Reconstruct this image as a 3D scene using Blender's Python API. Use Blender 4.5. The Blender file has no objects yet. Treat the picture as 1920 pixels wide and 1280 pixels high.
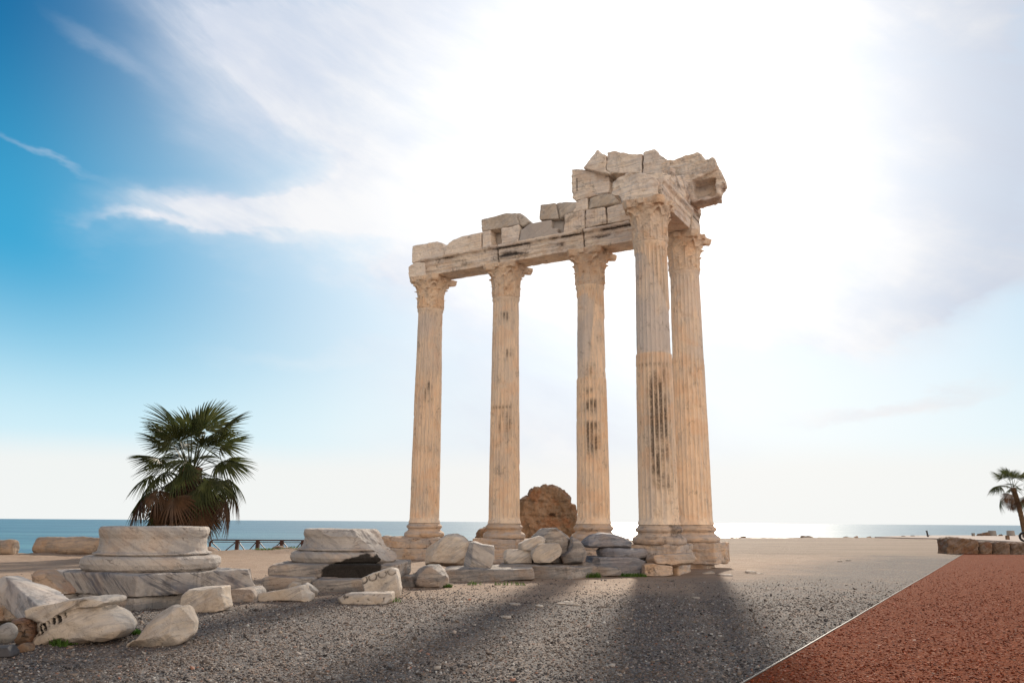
import bpy, bmesh, math, random
import numpy as np
from mathutils import Vector, Matrix
random.seed(7); RNG = np.random.default_rng(7)
C = bpy.context.scene.collection
# ------------------------------------------------------------------ camera
CAMH = 1.2
FPX, PITCH, ROLL = 1530.27, .2173, .0065
cP, sP, cR, sR = math.cos(PITCH), math.sin(PITCH), math.cos(ROLL), math.sin(ROLL)
r0, u0, f0 = Vector((1, 0, 0)), Vector((0, -sP, cP)), Vector((0, cP, sP))
Rv, Uv = cR*r0 + sR*u0, -sR*r0 + cR*u0
cd = bpy.data.cameras.new('camera'); cam = bpy.data.objects.new('camera', cd); C.objects.link(cam)
cd.sensor_width = 36; cd.lens = FPX/1920*36; cd.clip_start = .05; cd.clip_end = 60000
M = Matrix((Rv, Uv, -f0)).transposed().to_4x4(); M.translation = (0, 0, CAMH); cam.matrix_world = M
bpy.context.scene.camera = cam

def ray(x, y):
    a = (x-960)/FPX; b = (640-y)/FPX
    X = a*cR - b*sR; V = a*sR + b*cR
    return np.array([X, cP - V*sP, sP + V*cP])
def atY(x, y, Y):
    d = ray(x, y); return d*Y/d[1] + np.array([0, 0, CAMH])
def ground_at(x, y, z=0.):
    d = ray(x, y); return d*(z-CAMH)/d[2] + np.array([0, 0, CAMH])
# ------------------------------------------------------------------ light
SUN_AZ, SUN_EL = math.radians(11.), math.radians(25.)
sd = Vector((math.sin(SUN_AZ)*math.cos(SUN_EL), math.cos(SUN_AZ)*math.cos(SUN_EL), math.sin(SUN_EL)))
sl = bpy.data.lights.new('sun', 'SUN'); so = bpy.data.objects.new('sun', sl); C.objects.link(so)
sl.energy = 5.0; sl.angle = math.radians(3.2); sl.color = (1, .88, .73)
so.rotation_euler = sd.to_track_quat('Z', 'Y').to_euler(); so.location = sd*60
vs = bpy.context.scene.view_settings
vs.view_transform = 'Standard'; vs.look = 'None'; vs.exposure = 0.25; vs.gamma = 1

class NT:
    def __init__(s, t): s.t = t; s.n = t.nodes; s.l = t.links
    def put(s, sock, v):
        if v is None: return
        if isinstance(v, bpy.types.NodeSocket): s.l.new(v, sock)
        else:
            if isinstance(v, (tuple, list)) and len(v) == 3 and sock.type == 'RGBA': v = (*v, 1)
            sock.default_value = v
    def m(s, op, a, b=None, c=None, clamp=False):
        n = s.n.new('ShaderNodeMath'); n.operation = op; n.use_clamp = clamp
        s.put(n.inputs[0], a); s.put(n.inputs[1], b)
        if c is not None: s.put(n.inputs[2], c)
        return n.outputs[0]
    def vm(s, op, a, b=None, sc=None):
        n = s.n.new('ShaderNodeVectorMath'); n.operation = op; s.put(n.inputs[0], a); s.put(n.inputs[1], b)
        if sc is not None: s.put(n.inputs['Scale'], sc)
        return n.outputs['Value'] if op in ('LENGTH', 'DOT_PRODUCT', 'DISTANCE') else n.outputs[0]
    def map(s, v, loc=(0, 0, 0), rot=(0, 0, 0), scale=(1, 1, 1), typ='POINT'):
        n = s.n.new('ShaderNodeMapping'); n.vector_type = typ; s.put(n.inputs[0], v)
        n.inputs['Location'].default_value = loc; n.inputs['Rotation'].default_value = rot; n.inputs['Scale'].default_value = scale
        return n.outputs[0]
    def noise(s, v, scale, detail=5, rough=.55, dist=0, col=False, lac=2.):
        n = s.n.new('ShaderNodeTexNoise'); s.put(n.inputs['Vector'], v)
        n.inputs['Scale'].default_value = scale; n.inputs['Detail'].default_value = detail
        n.inputs['Roughness'].default_value = rough; n.inputs['Distortion'].default_value = dist; n.inputs['Lacunarity'].default_value = lac
        return n.outputs['Color' if col else 'Fac']
    def vor(s, v, scale, out='Distance', feature='F1', rnd=1.):
        n = s.n.new('ShaderNodeTexVoronoi'); s.put(n.inputs['Vector'], v); n.feature = feature
        n.inputs['Scale'].default_value = scale; n.inputs['Randomness'].default_value = rnd
        return n.outputs[out]
    def rng(s, v, a, b, c=0., d=1., smooth=True):
        n = s.n.new('ShaderNodeMapRange'); n.interpolation_type = 'SMOOTHSTEP' if smooth else 'LINEAR'
        s.put(n.inputs[0], v); s.put(n.inputs[1], a); s.put(n.inputs[2], b); s.put(n.inputs[3], c); s.put(n.inputs[4], d)
        return n.outputs[0]
    def mix(s, f, a, b, typ='MIX'):
        n = s.n.new('ShaderNodeMix'); n.data_type = 'RGBA'; n.blend_type = typ; n.clamp_factor = True
        s.put(n.inputs[0], f); s.put(n.inputs[6], a); s.put(n.inputs[7], b)
        return n.outputs[2]
    def sep(s, v):
        n = s.n.new('ShaderNodeSeparateXYZ'); s.put(n.inputs[0], v); return n.outputs
    def comb(s, x, y, z):
        n = s.n.new('ShaderNodeCombineXYZ'); s.put(n.inputs[0], x); s.put(n.inputs[1], y); s.put(n.inputs[2], z); return n.outputs[0]

world = bpy.data.worlds.new('World'); bpy.context.scene.world = world; world.use_nodes = True
def build_sky():
    t = world.node_tree; t.nodes.clear(); g = NT(t)
    tc = t.nodes.new('ShaderNodeTexCoord').outputs['Generated']
    d = g.vm('NORMALIZE', tc); x, y, z = g.sep(d)
    az = g.m('ARCTAN2', x, y); el = g.m('ARCSINE', z)
    sky = t.nodes.new('ShaderNodeTexSky'); sky.sky_type = 'NISHITA'; sky.sun_disc = False
    sky.sun_elevation = SUN_EL; sky.sun_rotation = SUN_AZ; sky.altitude = 10; sky.air_density = 1; sky.dust_density = 1.2; sky.ozone_density = 2.5
    ang = g.m('ARCCOSINE', g.vm('DOT_PRODUCT', d, tuple(sd)))          # angle to the sun
    # clear sky: Nishita, deepened away from the sun
    far = g.rng(ang, .28, .74)
    nish = g.vm('SCALE', sky.outputs[0], sc=.09)
    high = g.mix(far, g.mix(.8, nish, (.50, .66, .80)), g.mix(.95, nish, (.0, .125, .31)))
    mid_ = g.mix(far, (.62, .73, .82), (.045, .335, .57))
    low = g.mix(far, (.80, .84, .85), (.47, .72, .82))
    clear = g.mix(g.rng(el, .26, .56), mid_, high)
    clear = g.mix(g.rng(el, .06, .30), low, clear)
    # clouds: soft banks placed in azimuth and elevation, torn by noise
    p = g.comb(az, el, 0.)
    sd3 = g.map(d, scale=(1, 1, 2.2))
    w1 = g.vm('SCALE', g.vm('SUBTRACT', g.noise(sd3, 1.6, 3, .5, col=True), (.5, .5, .5)), sc=.26)
    w2 = g.vm('SCALE', g.vm('SUBTRACT', g.noise(sd3, 6, 5, .6, col=True), (.5, .5, .5)), sc=.09)
    pw = g.vm('ADD', g.vm('ADD', p, w1), w2)
    def azel(px, py):
        r = ray(px, py); r = r/np.linalg.norm(r); return math.atan2(r[0], r[1]), math.asin(r[2])
    blobs = [  # px, py, rx, ry, tilt(deg, + = rising to the right), amp, inner
        (590, 140, 360, 170, -32, .85, .0), (780, 310, 380, 190, -38, 1.1, .1), (900, 60, 460, 230, 0, .8, .1), (500, 50, 280, 90, -15, .45, .1),
        (1250, 250, 620, 330, -12, 1.3, .3), (1700, 60, 520, 300, 0, 1.1, .3), (1780, 400, 460, 230, 8, 1.2, .5),
        (690, 450, 500, 95, 6, 1.15, .1), (600, 440, 330, 52, 6, .9, .4), (420, 200, 260, 120, -38, .5, .0), (400, 490, 230, 16, -2, .6, .1), (1540, 560, 380, 75, -3, 1., .4),
        (1080, 790, 460, 260, 0, .9, .1), (75, 322, 130, 9, -22, .3, .0), (1690, 744, 190, 20, 0, .8, .2),
        (1100, 480, 420, 160, 0, .9, .3), (960, -150, 900, 230, 0, .7, .3), (210, 70, 120, 30, -25, .3, .1), (680, 640, 330, 22, 0, .22, .1)]
    dens = None
    for (px, py, rx, ry, tl, amp, inn) in blobs:
        a, e = azel(px, py)
        v = g.map(pw, loc=(a, e, 0), rot=(0, 0, math.radians(tl)), scale=(rx/1500, ry/1500, 1), typ='TEXTURE')
        q = g.rng(g.vm('LENGTH', v), inn, 1.15, amp, 0.)
        dens = q if dens is None else g.m('ADD', dens, q)
    st = g.map(g.map(p, rot=(0, 0, math.radians(24))), scale=(1.3, 4.5, 1))
    wisp = g.noise(g.vm('ADD', st, w1), 2.6, 9, .64, .25)
    dens = g.m('MULTIPLY', dens, g.rng(wisp, .28, .66, .58, 1.2, False))
    dens = g.m('MINIMUM', dens, 1.0)
    dens = g.m('MULTIPLY', g.m('POWER', dens, 1.2), g.rng(wisp, .3, .6, .84, 1.))
    big = g.noise(g.vm('ADD', g.map(d, scale=(1, 1, 1.7)), w1), 2.3, 6, .55)
    cloudcol = g.mix(g.rng(g.m('ADD', g.m('MULTIPLY', big, .7), g.m('MULTIPLY', wisp, .3)), .40, .60), (.56, .61, .71), (.77, .775, .79))
    cloudcol = g.vm('SCALE', cloudcol, sc=g.rng(az, .30, .58, 1., .90))
    cloudcol = g.mix(g.m('POWER', g.rng(ang, .0, .37, 1., 0., False), 1.2), cloudcol, (1.0, .99, .97))
    col = g.mix(dens, clear, cloudcol)
    bank = g.rng(g.m('SUBTRACT', el, g.m('MULTIPLY', g.m('SUBTRACT', g.noise(sd3, 2.2, 4, .5), .5), .03)), .056, .098, .80, 0.)
    col = g.mix(bank, col, (.77, .76, .735))
    hz = g.rng(el, .0, .20, .5, 0.); col = g.mix(hz, col, (.79, .785, .76))
    g2 = g.m('POWER', g.rng(ang, .0, .62, 1., 0., False), 3.2)
    col = g.vm('ADD', col, g.vm('SCALE', (1.0, .93, .84), sc=g.m('MULTIPLY', g2, .6)))
    # the half of the sky behind the camera: warm fill added low down to light the near faces, deeper zenith
    bk = g.rng(y, .35, -.35)
    backcol = g.mix(g.rng(el, .05, 1.0), g.vm('SCALE', BACK_LOW, sc=g.rng(x, -.8, .8, .62, 1.45)), BACK_TOP)
    col = g.mix(bk, col, backcol)
    top = g.rng(el, .72, 1.15, 0., .85); col = g.mix(top, col, BACK_TOP)
    col = g.mix(g.rng(el, -.02, .0), (.35, .33, .30), col)
    bg = t.nodes.new('ShaderNodeBackground'); out = t.nodes.new('ShaderNodeOutputWorld')
    g.put(bg.inputs[0], col); bg.inputs[1].default_value = 1.0
    g.l.new(bg.outputs[0], out.inputs[0])
BACK_LOW, BACK_TOP = (1.85, 1.60, 1.36), (.12, .17, .26)
build_sky()

# ------------------------------------------------------------------ numpy noise
_perm = np.random.default_rng(3).permutation(256); _perm = np.concatenate([_perm, _perm, _perm])
_gr = np.random.default_rng(4).normal(size=(256, 3)); _gr /= np.linalg.norm(_gr, axis=1)[:, None]
def pnoise(P):
    P = np.asarray(P, float); I = np.floor(P).astype(int); Fr = P-I; I &= 255
    w = Fr*Fr*Fr*(Fr*(Fr*6-15)+10); out = 0
    for dx in (0, 1):
        for dy in (0, 1):
            for dz in (0, 1):
                h = _perm[_perm[_perm[(I[:, 0]+dx) & 255] + ((I[:, 1]+dy) & 255)] + ((I[:, 2]+dz) & 255)]
                gdot = (_gr[h]*(Fr-np.array([dx, dy, dz]))).sum(1)
                ww = (w[:, 0] if dx else 1-w[:, 0])*(w[:, 1] if dy else 1-w[:, 1])*(w[:, 2] if dz else 1-w[:, 2])
                out = out + ww*gdot
    return out*1.6
def fbm(P, oct=4, gain=.5):
    s = 0; a = 1; P = np.asarray(P, float)
    for k in range(oct): s = s + a*pnoise(P*2**k + 17.3*k); a *= gain
    return s
def ss(x, a, b):
    t = np.clip((x-a)/(b-a), 0, 1); return t*t*(3-2*t)

# ------------------------------------------------------------------ materials
def new_mat(name):
    m = bpy.data.materials.new(name); m.use_nodes = True; t = m.node_tree; t.nodes.clear()
    b = t.nodes.new('ShaderNodeBsdfPrincipled'); o = t.nodes.new('ShaderNodeOutputMaterial'); t.links.new(b.outputs[0], o.inputs[0])
    return m, NT(t), b
def setspec(b, v): b.inputs['Specular IOR Level'].default_value = v
def stone_mat(name, base, alt, grey=(.36, .35, .36), dark=(.035, .026, .02), vein=.4, vrot=(0.3, .5, 0), vscale=(1, 1, 7),
              stain=.3, sscale=2.2, warm=(.50, .28, .13), warmamt=.3, bump=.5, fine=1., crack=.5):
    m, g, b = new_mat(name)
    tc = g.n.new('ShaderNodeTexCoord').outputs['Object']
    oi = g.n.new('ShaderNodeObjectInfo')
    co = g.vm('ADD', tc, g.vm('SCALE', (1., 2., 3.), sc=g.m('MULTIPLY', oi.outputs['Random'], 17.)))
    n1 = g.noise(co, .9, 6, .6, .4)
    c = g.mix(g.rng(n1, .40, .60), base, alt)
    vv = g.map(g.map(co, rot=vrot), scale=vscale)
    vn = g.noise(vv, 1.3, 7, .62, .9)
    c = g.mix(g.m('MULTIPLY', g.rng(vn, .45, .60), vein), c, grey)
    vn2 = g.noise(vv, 3.7, 4, .6, .5)
    c = g.mix(g.m('MULTIPLY', g.rng(vn2, .545, .62), vein*.75), c, tuple(q*.62 for q in grey))
    wn = g.noise(co, 1.7, 5, .6)
    c = g.mix(g.m('MULTIPLY', g.rng(wn, .48, .62), warmamt), c, warm)
    at = g.n.new('ShaderNodeAttribute'); at.attribute_name = 'grey'
    c = g.mix(at.outputs['Fac'], c, g.mix(g.rng(vn, .3, .7), tuple(q*1.25 for q in grey), grey))
    sp = g.noise(co, 42, 4, .7)
    c = g.mix(g.m('MULTIPLY', g.rng(sp, .56, .72), .30*fine), c, tuple(q*.38 for q in base))
    c = g.mix(g.m('MULTIPLY', g.rng(sp, .44, .30), .22*fine), c, tuple(min(1, q*1.35) for q in base))
    cn = g.noise(g.map(g.map(co, rot=vrot), scale=tuple(q**.5 for q in vscale)), 1.1, 6, .55, .6)
    crk = g.m('MULTIPLY', g.rng(g.m('ABSOLUTE', g.m('SUBTRACT', cn, .5)), .0, .005, 1., 0.), g.rng(g.noise(co, 2.3, 3, .5), .45, .58))
    c = g.mix(g.m('MULTIPLY', crk, crack), c, dark)
    sn = g.noise(co, sscale, 9, .72, .3)
    sn2 = g.noise(co, sscale*9, 5, .7)
    sm = g.m('MULTIPLY', g.rng(sn, .56, .66), g.rng(sn2, .38, .58))
    c = g.mix(g.m('MULTIPLY', sm, stain), c, dark)
    a2 = g.n.new('ShaderNodeAttribute'); a2.attribute_name = 'stain'  # stains, plus the dark painted into slot, holes and carved gaps
    c = g.mix(g.m('MULTIPLY', g.m('MULTIPLY', a2.outputs['Fac'], g.rng(sn2, .32, .58, .15, 1.)), g.rng(g.noise(co, 60, 3, .6), .35, .6, .5, 1.)), c, dark)
    c = g.mix(g.m('MULTIPLY', g.m('POWER', a2.outputs['Fac'], 5.), .95), c, (.02, .016, .013))
    g.put(b.inputs['Base Color'], c); b.inputs['Roughness'].default_value = .86; setspec(b, .25)
    h = g.m('ADD', g.m('MULTIPLY', g.noise(co, 14, 6, .65), .6), g.m('MULTIPLY', g.noise(co, 70, 3, .6), .18))
    h = g.m('ADD', h, g.m('MULTIPLY', vn2, .35)); h = g.m('SUBTRACT', h, g.m('MULTIPLY', crk, .9))
    h = g.m('ADD', h, g.m('MULTIPLY', g.noise(co, 5, 5, .6, .4), 1.1))
    h = g.m('SUBTRACT', h, g.m('MULTIPLY', g.rng(g.noise(co, 26, 2, .5), .62, .7), .35))
    bp = g.n.new('ShaderNodeBump'); bp.inputs['Strength'].default_value = bump; bp.inputs['Distance'].default_value = .055
    g.put(bp.inputs['Height'], h); g.put(b.inputs['Normal'], bp.outputs[0])
    return m
PEACH, CREAM = (.81, .62, .45), (.72, .58, .46)
M_shaft = stone_mat('weathered_shaft_marble', PEACH, (.72, .57, .43), grey=(.47, .42, .385), vein=.38, vrot=(0, 0, 0), vscale=(4, 4, .5), stain=.45, warm=(.73, .47, .29), warmamt=.45, bump=.5)
M_cap = stone_mat('carved_capital_marble', (.74, .56, .40), (.64, .50, .38), vein=.2, stain=.55, sscale=3.2, warmamt=.4, warm=(.64, .36, .18), bump=.7)
M_ent = stone_mat('entablature_marble', (.82, .68, .54), (.72, .61, .52), vein=.38, vrot=(0, .0, 0), vscale=(.5, .5, 6), stain=.7, sscale=1.6, warmamt=.28, bump=.75)
M_entp = stone_mat('pale_entablature_marble', (.84, .71, .58), (.76, .66, .57), vein=.34, vrot=(.03, .03, 0), vscale=(.5, .5, 6), stain=.3, warmamt=.2, bump=.7)
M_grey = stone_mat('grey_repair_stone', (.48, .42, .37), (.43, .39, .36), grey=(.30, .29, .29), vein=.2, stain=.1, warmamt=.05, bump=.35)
M_ped = stone_mat('pedestal_marble', (.60, .44, .32), (.48, .38, .30), vein=.45, vrot=(0, 0, 0), vscale=(.7, .7, 5), stain=.8, sscale=1.8, warmamt=.4, bump=.8)
M_marb = stone_mat('striped_marble', (.46, .41, .365), (.36, .325, .30), grey=(.20, .197, .205), vein=.8, vrot=(0, -.55, .2), vscale=(.6, .6, 4), stain=.3, warmamt=.12, bump=.45, crack=.25, fine=.6)
M_marb2 = stone_mat('weathered_marble', (.40, .35, .305), (.29, .255, .23), grey=(.17, .165, .165), vein=.75, vrot=(0, .12, 0), vscale=(.7, .7, 6), stain=.5, warmamt=.2, bump=.65, crack=.4, fine=.7)
M_base = stone_mat('pale_veined_marble', (.44, .39, .345), (.37, .33, .295), grey=(.22, .21, .21), vein=.45, vrot=(0, -.5, .3), vscale=(.5, .5, 3.5), stain=.35, warmamt=.2, bump=.55)
M_stripe = stone_mat('diagonally_striped_marble', (.37, .33, .295), (.30, .27, .25), grey=(.13, .13, .145), vein=1., vrot=(0, -.7, .25), vscale=(.35, .35, 4.5), stain=.2, warmamt=.1, bump=.4, crack=.2, fine=.5)
M_pale = stone_mat('pale_marble', (.56, .49, .415), (.46, .385, .31), grey=(.33, .31, .30), vein=.5, stain=.35, warm=(.46, .32, .2), warmamt=.3, bump=.5, crack=.25, fine=.6)
M_blue = stone_mat('blue_grey_marble', (.34, .315, .31), (.27, .26, .27), grey=(.17, .18, .21), vein=.8, vrot=(0, .08, 0), vscale=(.6, .6, 6), stain=.2, warmamt=.1, bump=.5)
M_tan = stone_mat('tan_limestone', (.48, .33, .22), (.38, .27, .19), vein=.2, stain=.7, sscale=3, warm=(.34, .17, .09), warmamt=.5, bump=.8)
M_brown = stone_mat('brown_conglomerate', (.30, .185, .11), (.17, .105, .06), grey=(.30, .25, .20), vein=.25, vscale=(2, 2, 3), stain=.9, sscale=4, warm=(.26, .11, .05), warmamt=.6, bump=1.)
M_drum = stone_mat('brown_marble', (.40, .30, .22), (.30, .23, .175), grey=(.22, .19, .17), vein=.6, vrot=(0, .05, 0), vscale=(.7, .7, 5), stain=.5, warmamt=.3, bump=.6)
M_dark = stone_mat('dark_brown_stone', (.20, .12, .07), (.13, .085, .055), vein=.2, stain=.9, sscale=3.5, warm=(.2, .08, .04), warmamt=.5, bump=.9)
M_conc = stone_mat('grey_concrete', (.30, .27, .24), (.24, .22, .2), vein=.1, stain=.4, warmamt=.1, bump=.3)

def plain_mat(name, col, rough=.7, var=.25, scale=8, spec=.3, stretch=(1, 1, 1), col2=None, bump=.2):
    m, g, b = new_mat(name); tc = g.n.new('ShaderNodeTexCoord').outputs['Object']
    n = g.noise(g.map(tc, scale=stretch), scale, 5, .6)
    c = g.mix(g.rng(n, .3, .7), tuple(q*(1-var) for q in col), col2 or tuple(min(1, q*(1+var)) for q in col))
    g.put(b.inputs['Base Color'], c); b.inputs['Roughness'].default_value = rough; setspec(b, spec)
    bp = g.n.new('ShaderNodeBump'); bp.inputs['Strength'].default_value = bump; bp.inputs['Distance'].default_value = .01
    g.put(bp.inputs['Height'], n); g.put(b.inputs['Normal'], bp.outputs[0]); return m
M_wood = plain_mat('brown_painted_wood', (.055, .022, .015), .6, .3, 20, stretch=(1, 1, 8))
M_iron = plain_mat('dark_iron', (.02, .018, .018), .5)
M_black = plain_mat('black_rubber', (.012, .012, .013), .7)
M_strip = plain_mat('pale_edging', (.13, .12, .108), .6, .15, 5)
M_trunk = plain_mat('palm_trunk', (.11, .065, .035), .9, .5, 9, stretch=(1, 1, 2.5), bump=.8)
def leaf_mat(name, a, bcol, trans=.25):
    m, g, b = new_mat(name); tc = g.n.new('ShaderNodeTexCoord').outputs['Object']; oi = g.n.new('ShaderNodeObjectInfo').outputs['Random']
    n = g.noise(tc, 3.5, 4, .6); c = g.mix(g.rng(n, .3, .7), a, bcol)
    c = g.mix(g.m('MULTIPLY', oi, .5), c, tuple((p+q)*.5*.6 for p, q in zip(a, bcol)))
    g.put(b.inputs['Base Color'], c); b.inputs['Roughness'].default_value = .5; setspec(b, .3)
    tr = g.n.new('ShaderNodeBsdfTranslucent'); g.put(tr.inputs[0], c)
    mx = g.n.new('ShaderNodeMixShader'); mx.inputs[0].default_value = trans
    g.l.new(b.outputs[0], mx.inputs[1]); g.l.new(tr.outputs[0], mx.inputs[2])
    o = [q for q in g.n if q.type == 'OUTPUT_MATERIAL'][0]; g.l.new(mx.outputs[0], o.inputs[0]); return m
M_leaf = leaf_mat('palm_leaf_green', (.030, .044, .012), (.085, .092, .030), .42)
M_dead = leaf_mat('palm_leaf_dead', (.12, .062, .03), (.06, .033, .018), .22)
M_grass = leaf_mat('weed_green', (.05, .13, .015), (.10, .16, .03), .3)

# ------------------------------------------------------------------ object helpers
def tag(o, label=None, cat=None, group=None, kind=None):
    if label: o['label'] = label; o['kind'] = 'thing'
    if cat: o['category'] = cat
    if group: o['group'] = group
    if kind: o['kind'] = kind
    return o
def empty(name, loc, label=None, cat=None, group=None):
    o = bpy.data.objects.new(name, None); C.objects.link(o); o.location = tuple(loc); o.empty_display_size = .2
    return tag(o, label, cat, group)
def mesh_obj(name, V, F, mat, parent=None, smooth=False, origin=None, attrs=None):
    """V in world coordinates; the object's origin is put at its base."""
    V = np.asarray(V, float)
    if origin is None: origin = np.array([V[:, 0].mean(), V[:, 1].mean(), V[:, 2].min()])
    origin = np.asarray(origin, float)
    me = bpy.data.meshes.new(name)
    me.from_pydata((V-origin).tolist(), [], F if isinstance(F, list) else F.tolist())
    me.materials.append(mat)
    if smooth: me.polygons.foreach_set('use_smooth', np.ones(len(me.polygons), bool))
    for k, a in (attrs or {}).items():
        at = me.attributes.new(k, 'FLOAT', 'POINT'); at.data.foreach_set('value', np.asarray(a, np.float32))
    me.update()
    o = bpy.data.objects.new(name, me); C.objects.link(o)
    if parent is not None:
        o.parent = parent; o.location = tuple(origin - np.array(parent_world(parent)))
    else: o.location = tuple(origin)
    return o
def parent_world(p):
    v = Vector(p.location)
    while p.parent: p = p.parent; v = v+Vector(p.location)
    return v
def remesh(V, F, voxel, smooth=2):
    me = bpy.data.meshes.new('tmp'); me.from_pydata(np.asarray(V).tolist(), [], F)
    bm = bmesh.new(); bm.from_mesh(me); bmesh.ops.triangulate(bm, faces=[f for f in bm.faces if len(f.verts) > 4]); bm.to_mesh(me); bm.free()
    o = bpy.data.objects.new('tmp', me); C.objects.link(o)
    r = o.modifiers.new('r', 'REMESH'); r.mode = 'VOXEL'; r.voxel_size = voxel
    if smooth:
        s = o.modifiers.new('s', 'SMOOTH'); s.iterations = smooth; s.factor = .5
    dg = bpy.context.evaluated_depsgraph_get(); e = o.evaluated_get(dg); m2 = e.to_mesh()
    n = len(m2.vertices); co = np.empty(n*3); m2.vertices.foreach_get('co', co); co = co.reshape(-1, 3)
    Fs = np.empty(len(m2.loops), np.int32); m2.loops.foreach_get('vertex_index', Fs)
    assert len(m2.loops) == 4*len(m2.polygons), 'remesh gave non-quads'
    Fs = Fs.reshape(-1, 4)
    e.to_mesh_clear(); bpy.data.objects.remove(o); bpy.data.meshes.remove(me)
    return co, Fs
def normals(V, F):
    a = V[F[:, 2]]-V[F[:, 0]]; b = V[F[:, 3]]-V[F[:, 1]]; n = np.cross(a, b)
    N = np.zeros_like(V)
    for k in range(4): np.add.at(N, F[:, k], n)
    return N/np.maximum(np.linalg.norm(N, axis=1), 1e-9)[:, None]
SEED = [0]
def carve(V, F, disp=((1.3, .03), (5, .014), (17, .006)), bed=0., chips=(), seed=None, chipn=.25):
    if seed is None: SEED[0] += 1; seed = SEED[0]
    off = np.array([seed*7.31, seed*3.17, seed*5.77])
    for (p, n) in chips:
        p = np.asarray(p, float); n = np.asarray(n, float); n = n/np.linalg.norm(n)
        wob = .05*fbm(V*2.3+off, 3)*chipn*4
        dd = (V-p)@n - wob; V = V - np.where(dd > 0, dd, 0)[:, None]*n
    N = normals(V, F); h = 0
    for fr, am in disp:
        q = pnoise(V*fr+off)
        h = h + am*q
    # chipped hollows
    q = fbm(V*3.1+off*1.3, 3); h = h - .03*ss(q, .35, .8)*min(1, disp[0][1]/.03 if disp else 1)
    if bed: 
        q = V.copy(); q[:, :2] *= .6; q[:, 2] *= 9; h = h + bed*fbm(q+off, 3)
    return V + N*h[:, None]
TH = .5177
E0 = np.array([5.1127, 23.2389]); UH = np.array([-math.cos(TH), math.sin(TH)]); WH = np.array([-math.sin(TH), -math.cos(TH)])
def rc(u, w, z):      # row coordinates (u along the row, w toward the viewer) -> world
    q = E0+UH*u+WH*w; return np.array([q[0], q[1], z])
def on(plane, x, y):
    k, v = plane
    if k == 'Y': return atY(x, y, v)
    d = ray(x, y); n = WH if k == 'row' else UH
    t = (v+E0@n)/(d[:2]@n); return d*t+np.array([0, 0, CAMH])
def prism(front, dirv, layers):
    """layers: (distance along dirv, scale about the centroid[, shift])"""
    c = front.mean(0); V = []; n = len(front)
    for L in layers:
        sh = np.array(L[2]) if len(L) > 2 else 0
        V.append(c+(front-c)*L[1]+dirv*L[0]+sh)
    V = np.concatenate(V); F = [list(range(n))[::-1], list(range(n*(len(layers)-1), n*len(layers)))]
    for k in range(len(layers)-1):
        for i in range(n): j = (i+1) % n; F.append([k*n+i, k*n+j, (k+1)*n+j, (k+1)*n+i])
    return V, F
def boxs(c, half, rotz=0, tilt=(0, 0)):
    V = np.array([[sx*half[0], sy*half[1], sz*half[2]] for sz in (-1, 1) for sy in (-1, 1) for sx in (-1, 1)], float)
    ca, sa = math.cos(tilt[0]), math.sin(tilt[0]); V = V@np.array([[1, 0, 0], [0, ca, sa], [0, -sa, ca]])
    ca, sa = math.cos(tilt[1]), math.sin(tilt[1]); V = V@np.array([[ca, 0, -sa], [0, 1, 0], [sa, 0, ca]])
    ca, sa = math.cos(rotz), math.sin(rotz); V = V@np.array([[ca, sa, 0], [-sa, ca, 0], [0, 0, 1]])
    return V+np.array(c), [[0, 2, 3, 1], [4, 5, 7, 6], [0, 1, 5, 4], [2, 6, 7, 3], [0, 4, 6, 2], [1, 3, 7, 5]]
def join(*S):
    V = []; F = []; n = 0
    for v, f in S: V.append(np.asarray(v, float)); F += [[i+n for i in q] for q in f]; n += len(v)
    return np.concatenate(V), F
def lathe(cx, cy, prof, seg=72, a0=0., tiltm=None):
    """prof: (r,z) from bottom to top, closed at both ends"""
    V = []; F = []; m = len(prof)
    for (r, z) in prof:
        for k in range(seg):
            a = a0+2*math.pi*k/seg; V.append([r*math.cos(a), r*math.sin(a), z])
    V = np.array(V)
    for i in range(m-1):
        for k in range(seg): j = (k+1) % seg; F.append([i*seg+k, i*seg+j, (i+1)*seg+j, (i+1)*seg+k])
    F.append(list(range(seg))[::-1]); F.append(list(range((m-1)*seg, m*seg)))
    return V+np.array([cx, cy, 0]), F
def fine(lt, seg, step=.012):
    """profile resampled densely; quads only, so that the mouldings stay crisp"""
    cx, cy, prof = lt; out = []
    for (a, b) in zip(prof[:-1], prof[1:]):
        n = max(1, int(math.hypot(b[0]-a[0], b[1]-a[1])/step)); out += [(a[0]+(b[0]-a[0])*k/n, a[1]+(b[1]-a[1])*k/n) for k in range(n)]
    V, F = lathe(cx, cy, out+[prof[-1]], seg); return ('quads', V, np.array([f for f in F if len(f) == 4]))
def stone(name, S, mat, voxel=.03, smooth=2, disp=((1.3, .03), (5, .014), (17, .006)), bed=0., chips=(), parent=None, label=None, cat=None, group=None, stainf=None, chipn=.25, facets=0):
    V, F = S[1:] if isinstance(S[0], str) else remesh(*S, voxel, smooth)
    if facets:
        rr = random.Random(name+str(len(V))); cc = (V.max(0)+V.min(0))/2; chips = list(chips)
        for _ in range(facets):
            n = np.array([rr.gauss(0, 1), -abs(rr.gauss(.35, .8)), rr.gauss(.25, .9)]); n /= np.linalg.norm(n)
            chips.append((cc+n*((V-cc)@n).max()*rr.uniform(.78, .94), n))
    V = carve(V, F, disp, bed, chips, chipn=chipn)
    at = None
    if stainf: at = {'stain': stainf(V)}
    o = mesh_obj(name, V, F, mat, parent, True, attrs=at)
    if label: tag(o, label, cat, group)
    return o
BLOCK = [(0, 1), (1, 1)]
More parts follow.
